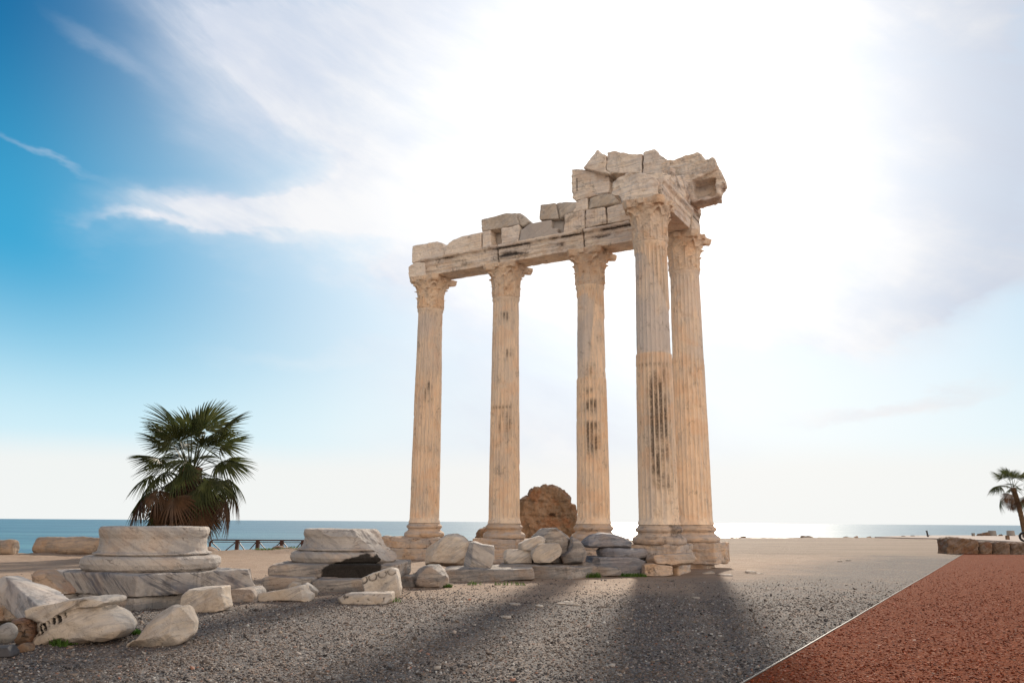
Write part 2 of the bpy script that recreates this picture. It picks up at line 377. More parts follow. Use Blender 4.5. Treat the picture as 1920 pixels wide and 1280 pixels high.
def traced(name, pts, plane, depth, mat, label=None, cat='stone block', group=None, round_=0, voxel=.03, grow=0, **kw):
    fr = np.array([on(plane, *p) for p in pts])
    dv = {'Y': np.array([0, 1., 0]), 'row': np.array([-WH[0], -WH[1], 0]), 'ret': np.array([UH[0], UH[1], 0])}[plane[0]]
    if round_ == 0: L = [(0, .985), (.05*depth, 1), (depth, 1)]
    elif round_ == 1: L = [(-.03*depth, .86, (.01, 0, .01)), (.10*depth, 1), (.8*depth, 1), (depth, .85)]
    else: L = [(-.20*depth, .50, (.02, 0, .03)), (.02*depth, .97), (.4*depth, 1), (.8*depth, .8), (depth, .45)]
    return stone(name, prism(fr, dv, L), mat, voxel=voxel, label=label, cat=cat, group=group, **kw)
SM = ((1.5, .022), (4.5, .013), (13, .008), (30, .004))      # gentle wear
RG = ((1.5, .05), (4, .03), (11, .014), (26, .007))   # rough rock

# ------------------------------------------------------------------ ground, coast, sea
COAST = [(-80, 26), (-30, 29.3), (-17, 30.0), (-13, 31.0), (-9, 33.0), (-4, 36), (2, 44), (8, 58), (16, 69), (26, 73), (36, 78), (48, 92), (62, 103), (130, 125)]
cx_, cy_ = zip(*COAST)
def coastY(x): return np.interp(x, cx_, cy_)
def ground_z(x, y):
    P = np.stack([x, y, 0*x], 1); e = y - coastY(x) - 1.2*fbm(P*.35, 3) - .5*fbm(P*1.3+9, 2)
    near = 1-.9*ss((x-1.84)*.857-(y-6.7)*.514, -3.5, -.5)
    z = .022*fbm(P*.8, 3)*near + .05*fbm(P*.17+5, 2)*ss(y, 10, 22)*near
    z = z + .06*ss(e, -6, -1)*(1-ss(e, -1, 0))*(.6+fbm(P*1.1, 3))       # broken lip of the shore
    drop = -ss(e, 0, 2.5)*1.1 - ss(e, 3, 9)*6 + .25*ss(e, 0, 2)*fbm(P*1.2+3, 3)
    m = np.exp(-((x+7.9)/2.6)**2-((y-31.6)/1.0)**2)*.13                     # low grassy mound by the railing
    z = z+drop*(1-np.exp(-((x+9)/7)**2-((y-37)/4)**2)*.45)+m
    z = z*(1-ss(x, 14, 17)*ss(y, 20, 28)*(1-ss(y, 60, 64))*.85)
    return z
def grade(a, b, lo, hi, fine, coarse):
    out = [a]; 
    while out[-1] < b:
        q = out[-1]; out.append(q + (fine if lo < q < hi else coarse))
    return np.array(out)
gx = grade(-90, 140, -22, 60, .22, 1.6); gy = grade(-40, 140, 3, 45, .2, 1.1)
X, Y = np.meshgrid(gx, gy); nx, ny = len(gx), len(gy)
Z = ground_z(X.ravel(), Y.ravel())
i = np.arange((ny-1)*(nx-1)); a = (i//(nx-1))*nx+i % (nx-1)
def ground_mat():
    m, g, b = new_mat('gravel_and_sand'); tc = g.n.new('ShaderNodeNewGeometry').outputs['Position']
    x, y, z = g.sep(tc)
    v = g.vor(tc, 52, 'Color'); vd = g.vor(tc, 52); v2 = g.vor(tc, 110, 'Color')
    r = g.sep(v)[0]; r2 = g.sep(v2)[1]
    gr = g.mix(g.rng(r, 0, 1, smooth=False), (.03, .027, .027), (.21, .185, .17)); gr = g.mix(g.rng(r, .86, .95), gr, (.36, .34, .31))
    gr = g.mix(g.rng(g.sep(v)[1], .80, .9), gr, (.26, .15, .09)); gr = g.mix(g.m('MULTIPLY', r2, .5), gr, (.11, .10, .095))
    sand = g.mix(g.rng(g.noise(tc, 1.2, 6, .65), .35, .65), (.32, .215, .145), (.385, .275, .195))
    sand = g.mix(g.m('MULTIPLY', g.rng(r, .45, .8), .6), sand, (.20, .135, .095)); sand = g.mix(g.m('MULTIPLY', g.rng(r2, .7, 1.), .5), sand, (.46, .37, .29))
    farc = g.mix(g.rng(g.noise(g.map(tc, scale=(.15, 1, 1)), .5, 5, .6), .35, .65), (.235, .172, .125), (.285, .215, .16))
    n = g.m('MULTIPLY', g.m('SUBTRACT', g.noise(tc, .35, 6, .6), .5), 9)
    # distance from the edging of the red path, measured across it
    ds = g.m('ADD', g.m('MULTIPLY', g.m('SUBTRACT', x, 1.84), -.857), g.m('MULTIPLY', g.m('SUBTRACT', y, 6.7), .514))
    f1 = g.rng(g.m('ADD', y, g.m('MULTIPLY', n, .7)), 11.0, 16.0)
    f2 = g.rng(g.m('ADD', ds, g.m('MULTIPLY', n, .5)), 1.6, 5.2)
    f = g.m('MULTIPLY', f1, f2)
    c = g.mix(f, gr, sand)
    c = g.mix(g.m('MULTIPLY', g.rng(g.m('ADD', y, n), 29, 36), g.rng(x, -2, 6)), c, farc)
    c = g.mix(g.m('MULTIPLY', g.rng(g.noise(tc, .9, 7, .7), .52, .70), .35), c, (.36, .25, .18))
    c = g.mix(g.m('MULTIPLY', g.rng(g.noise(tc, 2.6, 6, .7), .56, .72), .35), c, (.10, .085, .075))
    c = g.mix(g.rng(z, -.15, -.5), c, (.16, .10, .06))
    g.put(b.inputs['Base Color'], c); b.inputs['Roughness'].default_value = .9; setspec(b, .2)
    h = g.m('ADD', g.m('MULTIPLY', vd, -.7), g.m('MULTIPLY', g.noise(tc, 20, 5, .7), 1.))
    bp = g.n.new('ShaderNodeBump'); bp.inputs['Strength'].default_value = .75; bp.inputs['Distance'].default_value = .03
    g.put(bp.inputs['Height'], h); g.put(b.inputs['Normal'], bp.outputs[0]); return m
go = mesh_obj('ground', np.stack([X.ravel(), Y.ravel(), Z], 1), np.stack([a, a+1, a+1+nx, a+nx], 1), ground_mat(), smooth=True, origin=(0, 0, 0)); tag(go, kind='structure')

def sea_mat():
    m, g, b = new_mat('sea_water'); P = g.n.new('ShaderNodeNewGeometry').outputs['Position']
    x, y, z = g.sep(P)
    n = g.noise(g.map(P, scale=(.35, 1, 1)), .06, 6, .6)
    nearf = g.rng(y, 40, 900)
    c = g.mix(nearf, (.07, .20, .23), (.035, .13, .20)); c = g.mix(g.rng(n, .4, .6), c, (.022, .09, .15)); c = g.mix(g.m('MULTIPLY', g.rng(g.noise(g.map(P, scale=(.12, 1, 1)), .018, 5, .65), .48, .62), .6), c, (.10, .24, .28))
    g.put(b.inputs['Base Color'], c); b.inputs['Roughness'].default_value = .32; b.inputs['IOR'].default_value = 1.33; setspec(b, .32)
    h = g.m('ADD', g.noise(g.map(P, scale=(.5, 1, 1)), .5, 6, .6), g.m('MULTIPLY', g.noise(g.map(P, scale=(.3, 1, 1)), .08, 4, .5), 3.))
    bp = g.n.new('ShaderNodeBump'); bp.inputs['Strength'].default_value = .8; bp.inputs['Distance'].default_value = .5
    g.put(bp.inputs['Height'], h); g.put(b.inputs['Normal'], bp.outputs[0]); return m
R = 32000; ang = np.linspace(0, 2*math.pi, 97)[:-1]
rings = [0, 60, 160, 500, 2000, 8000, R]; V = [(0, 0, -5.5)]
for r_ in rings[1:]: V += [(r_*math.cos(t), r_*math.sin(t), -5.5) for t in ang]
F = [[0, 1+k, 1+(k+1) % 96] for k in range(96)]
for q in range(len(rings)-2):
    for k in range(96): j = (k+1) % 96; F.append([1+q*96+k, 1+q*96+j, 1+(q+1)*96+j, 1+(q+1)*96+k])
F = [[f for f in q] for q in F]
sea = mesh_obj('sea', V, F, sea_mat(), origin=(0, 0, 0)); tag(sea, kind='structure')

# red gravel path, its pale edging, the pale paving far right
def gz(x, y): return float(ground_z(np.array([x]), np.array([y]))[0])
A, B_ = np.array([1.84, 6.7]), np.array([19.14, 35.53]); DIR = (B_-A)/np.linalg.norm(B_-A); NRM = np.array([DIR[1], -DIR[0]])
L_ = np.linalg.norm(B_-A)
ts = np.linspace(-9, L_, 160); us = np.concatenate([np.linspace(0, 3, 14), np.linspace(3.5, 30, 30)])
V = []; 
for t in ts:
    for u in us:
        p = A+DIR*t+NRM*u
        if p[1] > 35.4: p = np.array([p[0], 35.4])
        V.append((p[0], p[1], 0))
V = np.array(V); V[:, 2] = ground_z(V[:, 0], V[:, 1])+.02
nu = len(us); i = np.arange((len(ts)-1)*(nu-1)); a = (i//(nu-1))*nu+i % (nu-1)
def red_mat():
    m, g, b = new_mat('red_gravel'); P = g.n.new('ShaderNodeNewGeometry').outputs['Position']
    v = g.vor(P, 55, 'Color'); vd = g.vor(P, 55); r = g.sep(v)[0]
    c = g.mix(r, (.08, .017, .006), (.235, .058, .017)); c = g.mix(g.rng(g.sep(v)[1], .92, .96), c, (.36, .19, .13))
    c = g.mix(g.m('MULTIPLY', g.rng(g.noise(P, 1.1, 7, .7), .45, .7), .35), c, (.16, .05, .03))
    g.put(b.inputs['Base Color'], c); b.inputs['Roughness'].default_value = 1.; setspec(b, .05)
    h = g.m('ADD', g.m('MULTIPLY', vd, -.7), g.m('MULTIPLY', g.noise(P, 18, 5, .7), 1.))
    bp = g.n.new('ShaderNodeBump'); bp.inputs['Strength'].default_value = .6; bp.inputs['Distance'].default_value = .02
    g.put(bp.inputs['Height'], h); g.put(b.inputs['Normal'], bp.outputs[0]); return m
rd = mesh_obj('red_gravel_path', V, np.stack([a, a+nu, a+nu+1, a+1], 1), red_mat(), smooth=True, origin=(0, 0, 0)); tag(rd, kind='structure')
V = []; F = []
for k, t in enumerate(np.linspace(-9, L_, 110)):
    p = A+DIR*t; z = gz(*p)
    wv = .003*math.sin(t*.5)
    for du, dz in ((-.013, -.03), (-.013, .028), (.0, .028), (.0, -.03)): q = p+NRM*(du+wv); V.append((q[0], q[1], z+dz))
    if k: 
        o = 4*(k-1)
        for j in range(3): F.append([o+j, o+j+1, o+j+5, o+j+4])
ed = mesh_obj('path_edging', V, F, M_strip, origin=(1.84, 6.7, 0)); tag(ed, 'thin pale edging strip running between the red gravel and the grey gravel', 'edging')
pv = [ground_at(1640, 1008), ground_at(1790, 1011.5), ground_at(2000, 1022), ground_at(2050, 1010), ground_at(1950, 1004), ground_at(1700, 1005)]
pv = np.array(pv); n = len(pv); pc = pv.mean(0); V = [pc]+list(pv); V = np.array(V)
V[:, 2] = ground_z(V[:, 0], V[:, 1])
V[:, 2] = .10
pvo = mesh_obj('pavement', np.concatenate([V, V-[0, 0, .2]]), [[0, 1+k, 1+(k+1) % n] for k in range(n)]+[[1+k, n+2+k, n+2+(k+1) % n, 1+(k+1) % n] for k in range(n)], plain_mat('pale_paving', (.36, .29, .25), .9, .12, .7), origin=(0, 0, 0)); tag(pvo, kind='structure')

# ------------------------------------------------------------------ the five columns
ZB = .683; COLS = dict(A=(9.189, 0), B=(6.126, 0), C=(3.063, 0), E=(0, 0), D=(0, 2.914))
def zat(c, y):         # height on column c's axis plane for photo row y
    u, w = COLS[c]; p = rc(u, w, 0); 
    lo, hi = 0, 13
    for _ in range(40):
        md = (lo+hi)/2; P = np.array([p[0], p[1], md-CAMH]); d = P@np.array(f0); yy = 640-FPX*((-sR*P[0])+cR*(P@np.array(u0)))/d
        if yy > y: lo = md
        else: hi = md
    return lo
Z0, Z1 = ZB+.47, ZB+7.74
def column(key, label, fn, seed, ped, capfn):
    u, w = COLS[key]; cx, cy, _ = rc(u, w, 0)
    root = empty('marble_column', (cx, cy, 0), label, 'column', 'standing marble columns')
    phi0 = math.atan2(-cy, -cx)
    # shaft
    na, nz = 24*14, 190
    aa = np.arange(na)*2*math.pi/na; zz = np.linspace(Z0, Z1, nz)
    Ag, Zg = np.meshgrid(aa, zz); ag = Ag.ravel(); zg = Zg.ravel(); t = (zg-Z0)/(Z1-Z0)
    r = .4925-.064*np.clip(t, 0, 1)**1.35
    k = np.abs(((ag*24/(2*math.pi)) % 1)-.5); fl = np.sqrt(np.clip(1-(k/.40)**2, 0, 1))
    ends = ss(zg, Z0+.10, Z0+.22)*(1-ss(zg, Z1-.2, Z1-.10))
    dl = (ag-phi0+math.pi) % (2*math.pi)-math.pi       # 0 = towards the viewer, + = right
    P = np.stack([np.cos(ag)*.5, np.sin(ag)*.5, zg], 1)+seed*5.1
    nlow = fbm(P*np.array([1.2, 1.2, .7]), 3)
    aq = (np.floor(ag*24/(2*math.pi))+.5)*2*math.pi/24
    Pq = np.stack([np.cos(aq)*2.2, np.sin(aq)*2.2, zg], 1)+seed*5.1
    fd, rec, grey, stain = fn(dl, zg, Pq, nlow)
    valley = ss(fl, .2, .8)
    r = r + .035*(1-ss(zg, Z0, Z0+.12)) + .03*ss(zg, Z1-.09, Z1-.05)*(1-ss(zg, Z1-.01, Z1+.03))
    r = r - .052*fl*fd*ends - rec + .007*nlow + .0035*fbm(P*9, 2)
    ch = fbm(P*2.2+31, 3); r = r - .03*ss(ch, .55, .9)
    V = np.stack([cx+r*np.cos(ag), cy+r*np.sin(ag), zg], 1)
    i = np.arange((nz-1)*na); q = i//na*na; c0 = i % na; c1 = (c0+1) % na
    F = np.stack([q+c0, q+c1, q+na+c1, q+na+c0], 1)
    st = np.clip(stain*(valley*.95+.12), 0, 1)
    mesh_obj('shaft', V, F, M_shaft, root, True, origin=(cx, cy, Z0), attrs={'grey': np.clip(grey, 0, 1), 'stain': st})
    # attic base
    b = ZB
    prof = [(.3, b), (.61, b), (.645, b+.02), (.664, b+.07), (.664, b+.115), (.64, b+.165), (.60, b+.185), (.585, b+.188), (.585, b+.205), (.55, b+.22), (.528, b+.25), (.53, b+.275),
            (.555, b+.295), (.565, b+.297), (.565, b+.31), (.578, b+.32), (.588, b+.35), (.578, b+.385), (.55, b+.405), (.535, b+.41), (.535, b+.43), (.51, b+.45), (.495, b+.49), (.3, b+.49)]
    V, F = lathe(cx, cy, prof, 112)
    V = np.asarray(V); rr = V-np.array([cx, cy, 0]); dirr = rr.copy(); dirr[:, 2] = 0; dirr /= np.linalg.norm(dirr, axis=1)[:, None]
    nn = fbm(V*2.4+seed*3, 3)*.010+fbm(V*9+seed, 2)*.005-.05*ss(fbm(V*1.7+seed*9, 3), .5, .85)
    V = V+dirr*nn[:, None]
    da = (np.arctan2(rr[:, 1], rr[:, 0])-phi0+math.pi) % (2*math.pi)-math.pi
    bs = ss(da, -.3, .3) if key == 'D' else 0*da
    mesh_obj('base', V, F, M_ped, root, True, origin=(cx, cy, b), attrs={'stain': .75*bs*ss(fbm(V*3, 3), -.4, .2)})
    # plinth and broken footing
    for nm, S, kw in ped(cx, cy): stone(nm, S, M_ped, parent=root, **kw)
    # capital
    capital(key, root, cx, cy, seed, capfn, phi0)
    return root

def slabgrid(Pf, Nf, th):
    """thin solid from a grid of points (rows, cols, 3) thickened along Nf"""
    nr, nc = Pf.shape[:2]; Vf = Pf.reshape(-1, 3); Vb = (Pf-Nf*th).reshape(-1, 3); n = nr*nc; F = []
    for i in range(nr-1):
        for j in range(nc-1):
            a = i*nc+j; F.append([a, a+1, a+nc+1, a+nc]); F.append([n+a, n+a+nc, n+a+nc+1, n+a+1])
    for i in range(nr-1):
        for j in (0, nc-1):
            a = i*nc+j; q = [a, a+nc, n+a+nc, n+a]; F.append(q if j == 0 else q[::-1])
    for j in range(nc-1):
        for i in (0, nr-1):
            a = i*nc+j; q = [a, n+a, n+a+1, a+1]; F.append(q if i == 0 else q[::-1])
    return np.concatenate([Vf, Vb]), F
def capital(key, root, cx, cy, seed, capfn, phi0):
    zb = Z1-.01; Hc = ZB+8.9-zb; rw = math.atan2(WH[1], WH[0]); S = []
    bell = [(.3, zb), (.44, zb), (.455, zb+.03), (.44, zb+.06), (.425, zb+.1), (.42, zb+.45), (.44, zb+.65), (.50, zb+.82), (.57, zb+.93), (.60, zb+.965), (.3, zb+.965)]
    S.append(lathe(cx, cy, bell, 64))
    rs = random.Random(seed)
    def leaf(ang, z0, h, w0, curl, base_r):
        ns, nt = 12, 13; G = np.zeros((ns, nt, 3)); Nn = np.zeros((ns, nt, 3))
        for i in range(ns):
            s = i/(ns-1); zz = z0+h*min(s*1.12, 1.0-.0*s)-(.10*h*max(0, s-.85)/.15)
            rad = base_r(zz-zb)+.028+curl*max(0, (s-.55)/.45)**1.8
            wd = w0*(1-.35*s)*(1+.13*math.cos(s*6*math.pi))*max(.5, math.sqrt(max(0, 1-max(0, (s-.75)/.3)**2)))
            for j in range(nt):
                t = (j-(nt-1)/2)/((nt-1)/2); a = ang+t*wd/rad*.5
                rr = rad-.055*abs(t)**1.5*(.5+s)+.022*math.cos(t*math.pi*4.5)*(1-.3*s)+.02*math.exp(-(t/.13)**2)
                G[i, j] = (cx+rr*math.cos(a), cy+rr*math.sin(a), zz); Nn[i, j] = (math.cos(a), math.sin(a), 0)
        return slabgrid(G, Nn, .10)
    br = lambda q: float(np.interp(q, [0, .1, .45, .65, .82, .93], [.43, .425, .42, .44, .50, .57]))
    for k in range(8):
        S.append(leaf(rw+k*math.pi/4, zb+.05, .40, .34, .09, br))
        S.append(leaf(rw+(k+.5)*math.pi/4, zb+.10, .66, .33, .10, br))
    for k in range(4):
        for sg in (-1, 1):
            ac = rw+math.pi/4+k*math.pi/2
            # stalk that curls up into the corner volute
            n = 9; G = np.zeros((n, 2, 3)); Nn = np.zeros((n, 2, 3))
            for i in range(n):
                s = i/(n-1); a = ac-sg*.42*(1-s); rad = .46+.19*s**1.6; z_ = zb+.55+.36*math.sin(s*1.5)
                for j in range(2):
                    G[i, j] = (cx+rad*math.cos(a), cy+rad*math.sin(a), z_+(j-.5)*.09); Nn[i, j] = (math.cos(a), math.sin(a), 0)
            S.append(slabgrid(G, Nn, .07))
        S.append(boxs((cx+.60*math.cos(rw+k*math.pi/2), cy+.60*math.sin(rw+k*math.pi/2), zb+1.05), (.06, .09, .075), rw+k*math.pi/2))
    # concave-sided abacus
    h = .68; pts = []; brk = capfn.get('horn', [1, 1, 1, 1])
    for k in range(4):
        a = k*math.pi/2; b0, b1 = brk[k], brk[(k+1) % 4]
        for t in np.linspace(-1, 1, 13):
            tt = t*(.93 if abs(t) > .99 else .95); lim = b0 if t < 0 else b1
            tt = max(-.93*b0, min(.93*b1, tt))
            d = h-.15*(1-min(1, abs(tt))**2.0)
            x_, y_ = d, tt*h; pts.append((x_*math.cos(a)-y_*math.sin(a), x_*math.sin(a)+y_*math.cos(a)))
    poly = np.array(pts); ca, sa = math.cos(rw), math.sin(rw)
    poly = np.stack([cx+poly[:, 0]*ca-poly[:, 1]*sa, cy+poly[:, 0]*sa+poly[:, 1]*ca, np.full(len(poly), 0.)], 1)
    V = np.concatenate([poly*[1, 1, 0]+[0, 0, zb+.955], (poly-[cx, cy, 0])*[1.0, 1.0, 0]+[cx, cy, zb+1.03], (poly-[cx, cy, 0])*[1.03, 1.03, 0]+[cx, cy, ZB+8.9]])
    V[:len(poly)] = (poly-[cx, cy, 0])*[.95, .95, 0]+[cx, cy, zb+.955]
    n = len(poly); F = [list(range(n))[::-1], list(range(2*n, 3*n))]
    for q in range(2):
        for i in range(n): j = (i+1) % n; F.append([q*n+i, q*n+j, (q+1)*n+j, (q+1)*n+i])
    S.append((V, F))
    V, F = remesh(*join(*S), .017, 1)
    fw = capfn.get('worn')
    if fw:
        rr = V[:, :2]-[cx, cy]; rad = np.linalg.norm(rr, axis=1); da = (np.arctan2(rr[:, 1], rr[:, 0])-phi0+math.pi) % (2*math.pi)-math.pi
        lim = fw(da, V[:, 2]-zb); lim = lim+.02*fbm(V*5+seed, 3); sc = np.where(rad > lim, lim/np.maximum(rad, 1e-6), 1)
        V[:, :2] = [cx, cy]+rr*sc[:, None]
    V = carve(V, F, ((3, .016), (9, .012), (22, .008)), seed=seed+40)
    mesh_obj('capital', V, F, M_cap, root, True, origin=(cx, cy, zb))

def band(z, zc, h): return np.exp(-((z-zc)/h)**2)
def joint(z, zc): return .014*np.exp(-((z-zc)/.018)**2)
def streaks(dl, z, zlo, zhi, dc, dw, P, th=.0):
    n = .65*fbm(P*np.array([1.6, 1.6, 1.1])+3, 4, .6)+.45*fbm(P*np.array([.3, .3, .9])+9, 3)
    return .8*ss(z, zlo-.05+.3*n, zlo+.25+.3*n)*(1-ss(z, zhi-.12, zhi+.03))*ss(1.2-np.abs(dl-dc)/dw, 0, .7)*ss(n, th-.55, th+.25)
def fnA(dl, z, P, n):
    j = zat('A', 715); up = ss(z, j-.01, j+.01)
    br = ss(z, j+.05, j+.7+.5*n)
    fd = 1-.35*br; rec = joint(z, j)+.006*br
    brk = zat('A', 640)+.35*dl; rec = rec+.012*np.exp(-((z-brk+.1*n)/.03)**2)
    return fd, rec, .62*br*(1-.6*ss(z, Z1-.4, Z1))*(.45+.55*ss(n,-.3,.3)), streaks(dl, z, j-.85, j-.02, .05, .45, P, .05)
def fnB(dl, z, P, n):
    j1, j2, j3 = zat('B', 770), zat('B', 614), zat('B', 684)
    fd = .9-.55*ss(z, j1, j1+.4)*(1-ss(z, Z1-.5, Z1-.2)*.4)
    rec = joint(z, j1)+joint(z, j2)*.6+joint(z, j3)*.6+.004*ss(z, j1-.01, j1+.01)
    st = streaks(dl, z, zat('B', 826), j1, 0., .55, P, 0)+streaks(dl, z, j3, zat('B', 655), .15, .6, P, .1)+streaks(dl, z, j2, zat('B', 588), -.1, .35, P, -.2)+.7*band(z, j1+.07, .06)*ss(n, -.3, .2)
    return fd, rec, .12*ss(z, j1, j1+2), st
def fnC(dl, z, P, n):
    j1, j2, jt = zat('C', 788), zat('C', 742), zat('C', 713)
    cap = zat('C', 556)-.35*(dl+.4)*(dl > -.2)+.08*n; up = ss(z, jt+.02, jt+.06)*(1-ss(z, cap-.02, cap+.02))
    left = 1-ss(dl, .05+.25*np.sin(z*.9), .12+.25*np.sin(z*.9))
    fd = np.where(up > .5, .12+.25*(1-left)*0, .85); fd = fd*(1-up)+.1*up+.0
    rec = .018*up+.008*up*left+joint(z, j1)+joint(z, j2)*.6
    st = streaks(dl, z, zat('C', 860), j1-.02, .0, .6, P, -.1)+streaks(dl, z, j1, j2-.1, -.1, .6, P, .05)+streaks(dl, z, zat('C', 745), zat('C', 728), -.25, .55, P, -.3)+streaks(dl, z, zat('C', 715), zat('C', 680), .0, .5, P, 0)+streaks(dl, z, zat('C', 665), zat('C', 630), .35, .5, P, .1)
    return fd, rec, .75*up*left*(.5+.5*ss(n,-.3,.3)), st
def fnD(dl, z, P, n):
    j1, j2 = zat('D', 688), zat('D', 665)
    cap = zat('D', 480)-.95*np.clip(dl+.35, 0, 1.6)+.12*n; mid = ss(z, j2-.02, j2+.02)*(1-ss(z, cap-.015, cap+.015))
    fd = (1-mid)*.95+mid*.3
    low = 1-ss(z, zat('D', 955), zat('D', 900)); fd = fd*(1-.55*low)
    rec = .028*mid+joint(z, j1)+joint(z, zat('D', 812))*.5
    st = streaks(dl, z, zat('D', 925), zat('D', 690), .22, .75, P, -.12)+.45*streaks(dl, z, cap-.1, Z1-.12, .7, .6, P, .0)+.5*band(z, j1, .06)
    return fd, rec, .8*mid*(.4+.6*ss(n,-.35,.25)), st
def fnE(dl, z, P, n):
    j = zat('E', 682); up = ss(z, j, j+.25+.3*n)
    return .72-.35*up, joint(z, j)*.7+.01*up, .42*up*(1-.8*ss(n, -.1, .3)), .5*streaks(dl, z, zat('E', 780), zat('E', 690), .1, .5, P, .35)
RZ = math.atan2(UH[1], UH[0])
def pedA(cx, cy):
    return [('plinth', boxs((cx-.25, cy-.0, ZB-.16), (.98, .82, .165), RZ+.02), dict(voxel=.03, bed=.012, disp=RG[:3])),
            ('footing', boxs((cx-.3, cy, .155), (1.2, .9, .195), RZ-.03), dict(voxel=.03, bed=.012, disp=SM))]
def pedB(cx, cy):
    return [('plinth', boxs((cx, cy, ZB-.14), (.72, .70, .145), RZ), dict(voxel=.025, bed=.008, disp=SM)),
            ('footing', boxs((cx+.1, cy, .16), (.74, .9, .24), RZ+.02), dict(voxel=.03, bed=.014, disp=RG[:3]))]
def pedC(cx, cy):
    return [('plinth', boxs((cx, cy, ZB-.14), (.72, .70, .145), RZ), dict(voxel=.025, bed=.008, disp=SM)),
            ('footing', boxs((cx, cy, .16), (.95, .9, .24), RZ), dict(voxel=.03, bed=.014, disp=RG[:3]))]
def pedD(cx, cy):
    return [('plinth', boxs((cx+.02, cy+.05, ZB-.115), (.63, .63, .118), RZ), dict(voxel=.022, bed=.010, disp=RG[1:3], smooth=1)),
            ('footing', boxs((cx+.05, cy+.15, .23), (.60, .64, .29), RZ+.05), dict(voxel=.025, bed=.014, disp=RG[:3]))]
def pedE(cx, cy):
    return [('plinth', boxs((cx, cy, ZB-.105), (.74, .74, .108), RZ), dict(voxel=.022, bed=.010, disp=SM, smooth=1)),
            ('footing', join(boxs((cx, cy, .34), (.745, .75, .20), RZ), boxs((cx-.15, cy, .05), (.55, .6, .18), RZ+.1)), dict(voxel=.025, bed=.02, disp=RG[:3]))]
worn_low = lambda amt: (lambda da, z: np.where(z < .42, .47+.03*np.sin(z*40)*0, 9))
def wornD(da, z):
    left = 1-ss(da, .30, .6)
    a = .475+.30*ss(z, .45, 1.0)
    return np.where(left > .5, np.minimum(9, np.where(z < .55, .47, .47+.55*(z-.55))), np.where(z < .9, .56+.12*z, .72))
column('A', 'leftmost column of the row, slim, with a leafy capital and grey upper shaft', fnA, 1, pedA, dict(horn=[.72, .72, 1, .72]))
column('B', 'second column from the left, peach fluted shaft with a dark joint ring half way up', fnB, 2, pedB, dict(horn=[.72, .74, 1, .7], worn=lambda da, z: np.where(z < .38, .475, 9)))
column('C', 'third column from the left, smooth grey patch on its upper shaft and black streaks below', fnC, 3, pedC, dict(horn=[.7, .75, 1, .6]))
column('D', 'nearest and tallest looking column, broken capital and black stained flutes under a grey shaft', fnD, 4, pedD, dict(horn=[.66, .7, .75, .6], worn=wornD))
column('E', 'rightmost column standing half behind the black stained one, orange fluted shaft', fnE, 5, pedE, dict(horn=[.7, .7, 1, .7], worn=lambda da, z: np.where(z < .25, .475, 9)))

# ------------------------------------------------------------------ architrave beams
def uwbox(u0, u1, w0, w1, z0, z1, du=0):
    V = np.array([rc(u, w, z) for z in (z0, z1) for w in (w0, w1) for u in (u0, u1)])
    return V, [[0, 2, 3, 1], [4, 5, 7, 6], [0, 1, 5, 4], [2, 6, 7, 3], [0, 4, 6, 2], [1, 3, 7, 5]]
ARCH = [(-.40, 9.575), (.405, 9.575), (.405, 9.72), (.43, 9.725), (.43, 9.90), (.455, 9.905), (.455, 10.06), (.50, 10.09), (.53, 10.14), (.53, 10.20), (-.42, 10.20), (-.42, 9.9)]
def beam(prof, a, b, along='u', shift=0.):
    V = []; F = []; n = len(prof)
    for s in (a, b):
        for (w, z) in prof: V.append(rc(s, w, z) if along == 'u' else rc(-w+shift, s, z))
    F = [list(range(n))[::-1], list(range(n, 2*n))]
    for i in range(n): j = (i+1) % n; F.append([i, j, n+j, n+i])
    V = np.array(V)
    return V, F
def crust(zc, h, lo=.0):
    return lambda V: np.clip(np.exp(-((V[:, 2]-zc)/h)**2)*1.3, 0, 1)*ss(fbm(V*np.array([1.2, 1.2, 3]), 3), lo-.2, lo+.3)
def crustA(V):
    a = np.exp(-((V[:, 2]-10.07)/.05)**2)*ss(fbm(V*1.1, 3), -.4, .2)
    b = np.exp(-((V[:, 2]-9.82)/.14)**2)*ss(fbm(V*np.array([.9, .9, 2.5])+7, 4), .05, .5)
    return np.clip(a+b, 0, 1)
AR = 'architrave beams of the temple'
stone('architrave_beam', beam(ARCH, 6.21, 9.35), M_ent, .024, 1, ((1.2, .014), (5, .010), (16, .007)), .012, label='carved and blackened stone beam lying over the two leftmost columns', cat='stone beam', group=AR, stainf=crustA)
stone('architrave_beam', beam(ARCH, 3.09, 6.16), M_ent, .024, 1, ((1.2, .014), (5, .010), (16, .007)), .016, label='stone beam over the second and third columns, stained black along its top edge', cat='stone beam', group=AR, stainf=crustA,
      chips=[(rc(6.1, .5, 10.3), tuple(rc(1, .9, 1.3)-rc(0, 0, 0)))])
stone('architrave_beam', beam(ARCH, -.42, 3.04), M_ent, .024, 1, ((1.2, .014), (5, .010), (16, .007)), .014, label='stone beam running from the third column back to the rightmost column', cat='stone beam', group=AR, stainf=crustA)
stone('beam_end_block', prism(np.array([on(('row', .47), *p) for p in [(765, 500), (773, 493), (797, 487.5), (796, 520), (791, 524), (780, 532), (767, 526), (764, 512)]]), np.append(-WH, 0), [(0, .97), (.05, 1), (.85, 1)]),
      M_entp, .025, 2, SM, .012, label='smooth pale rounded block at the far left end of the beam', cat='stone block')
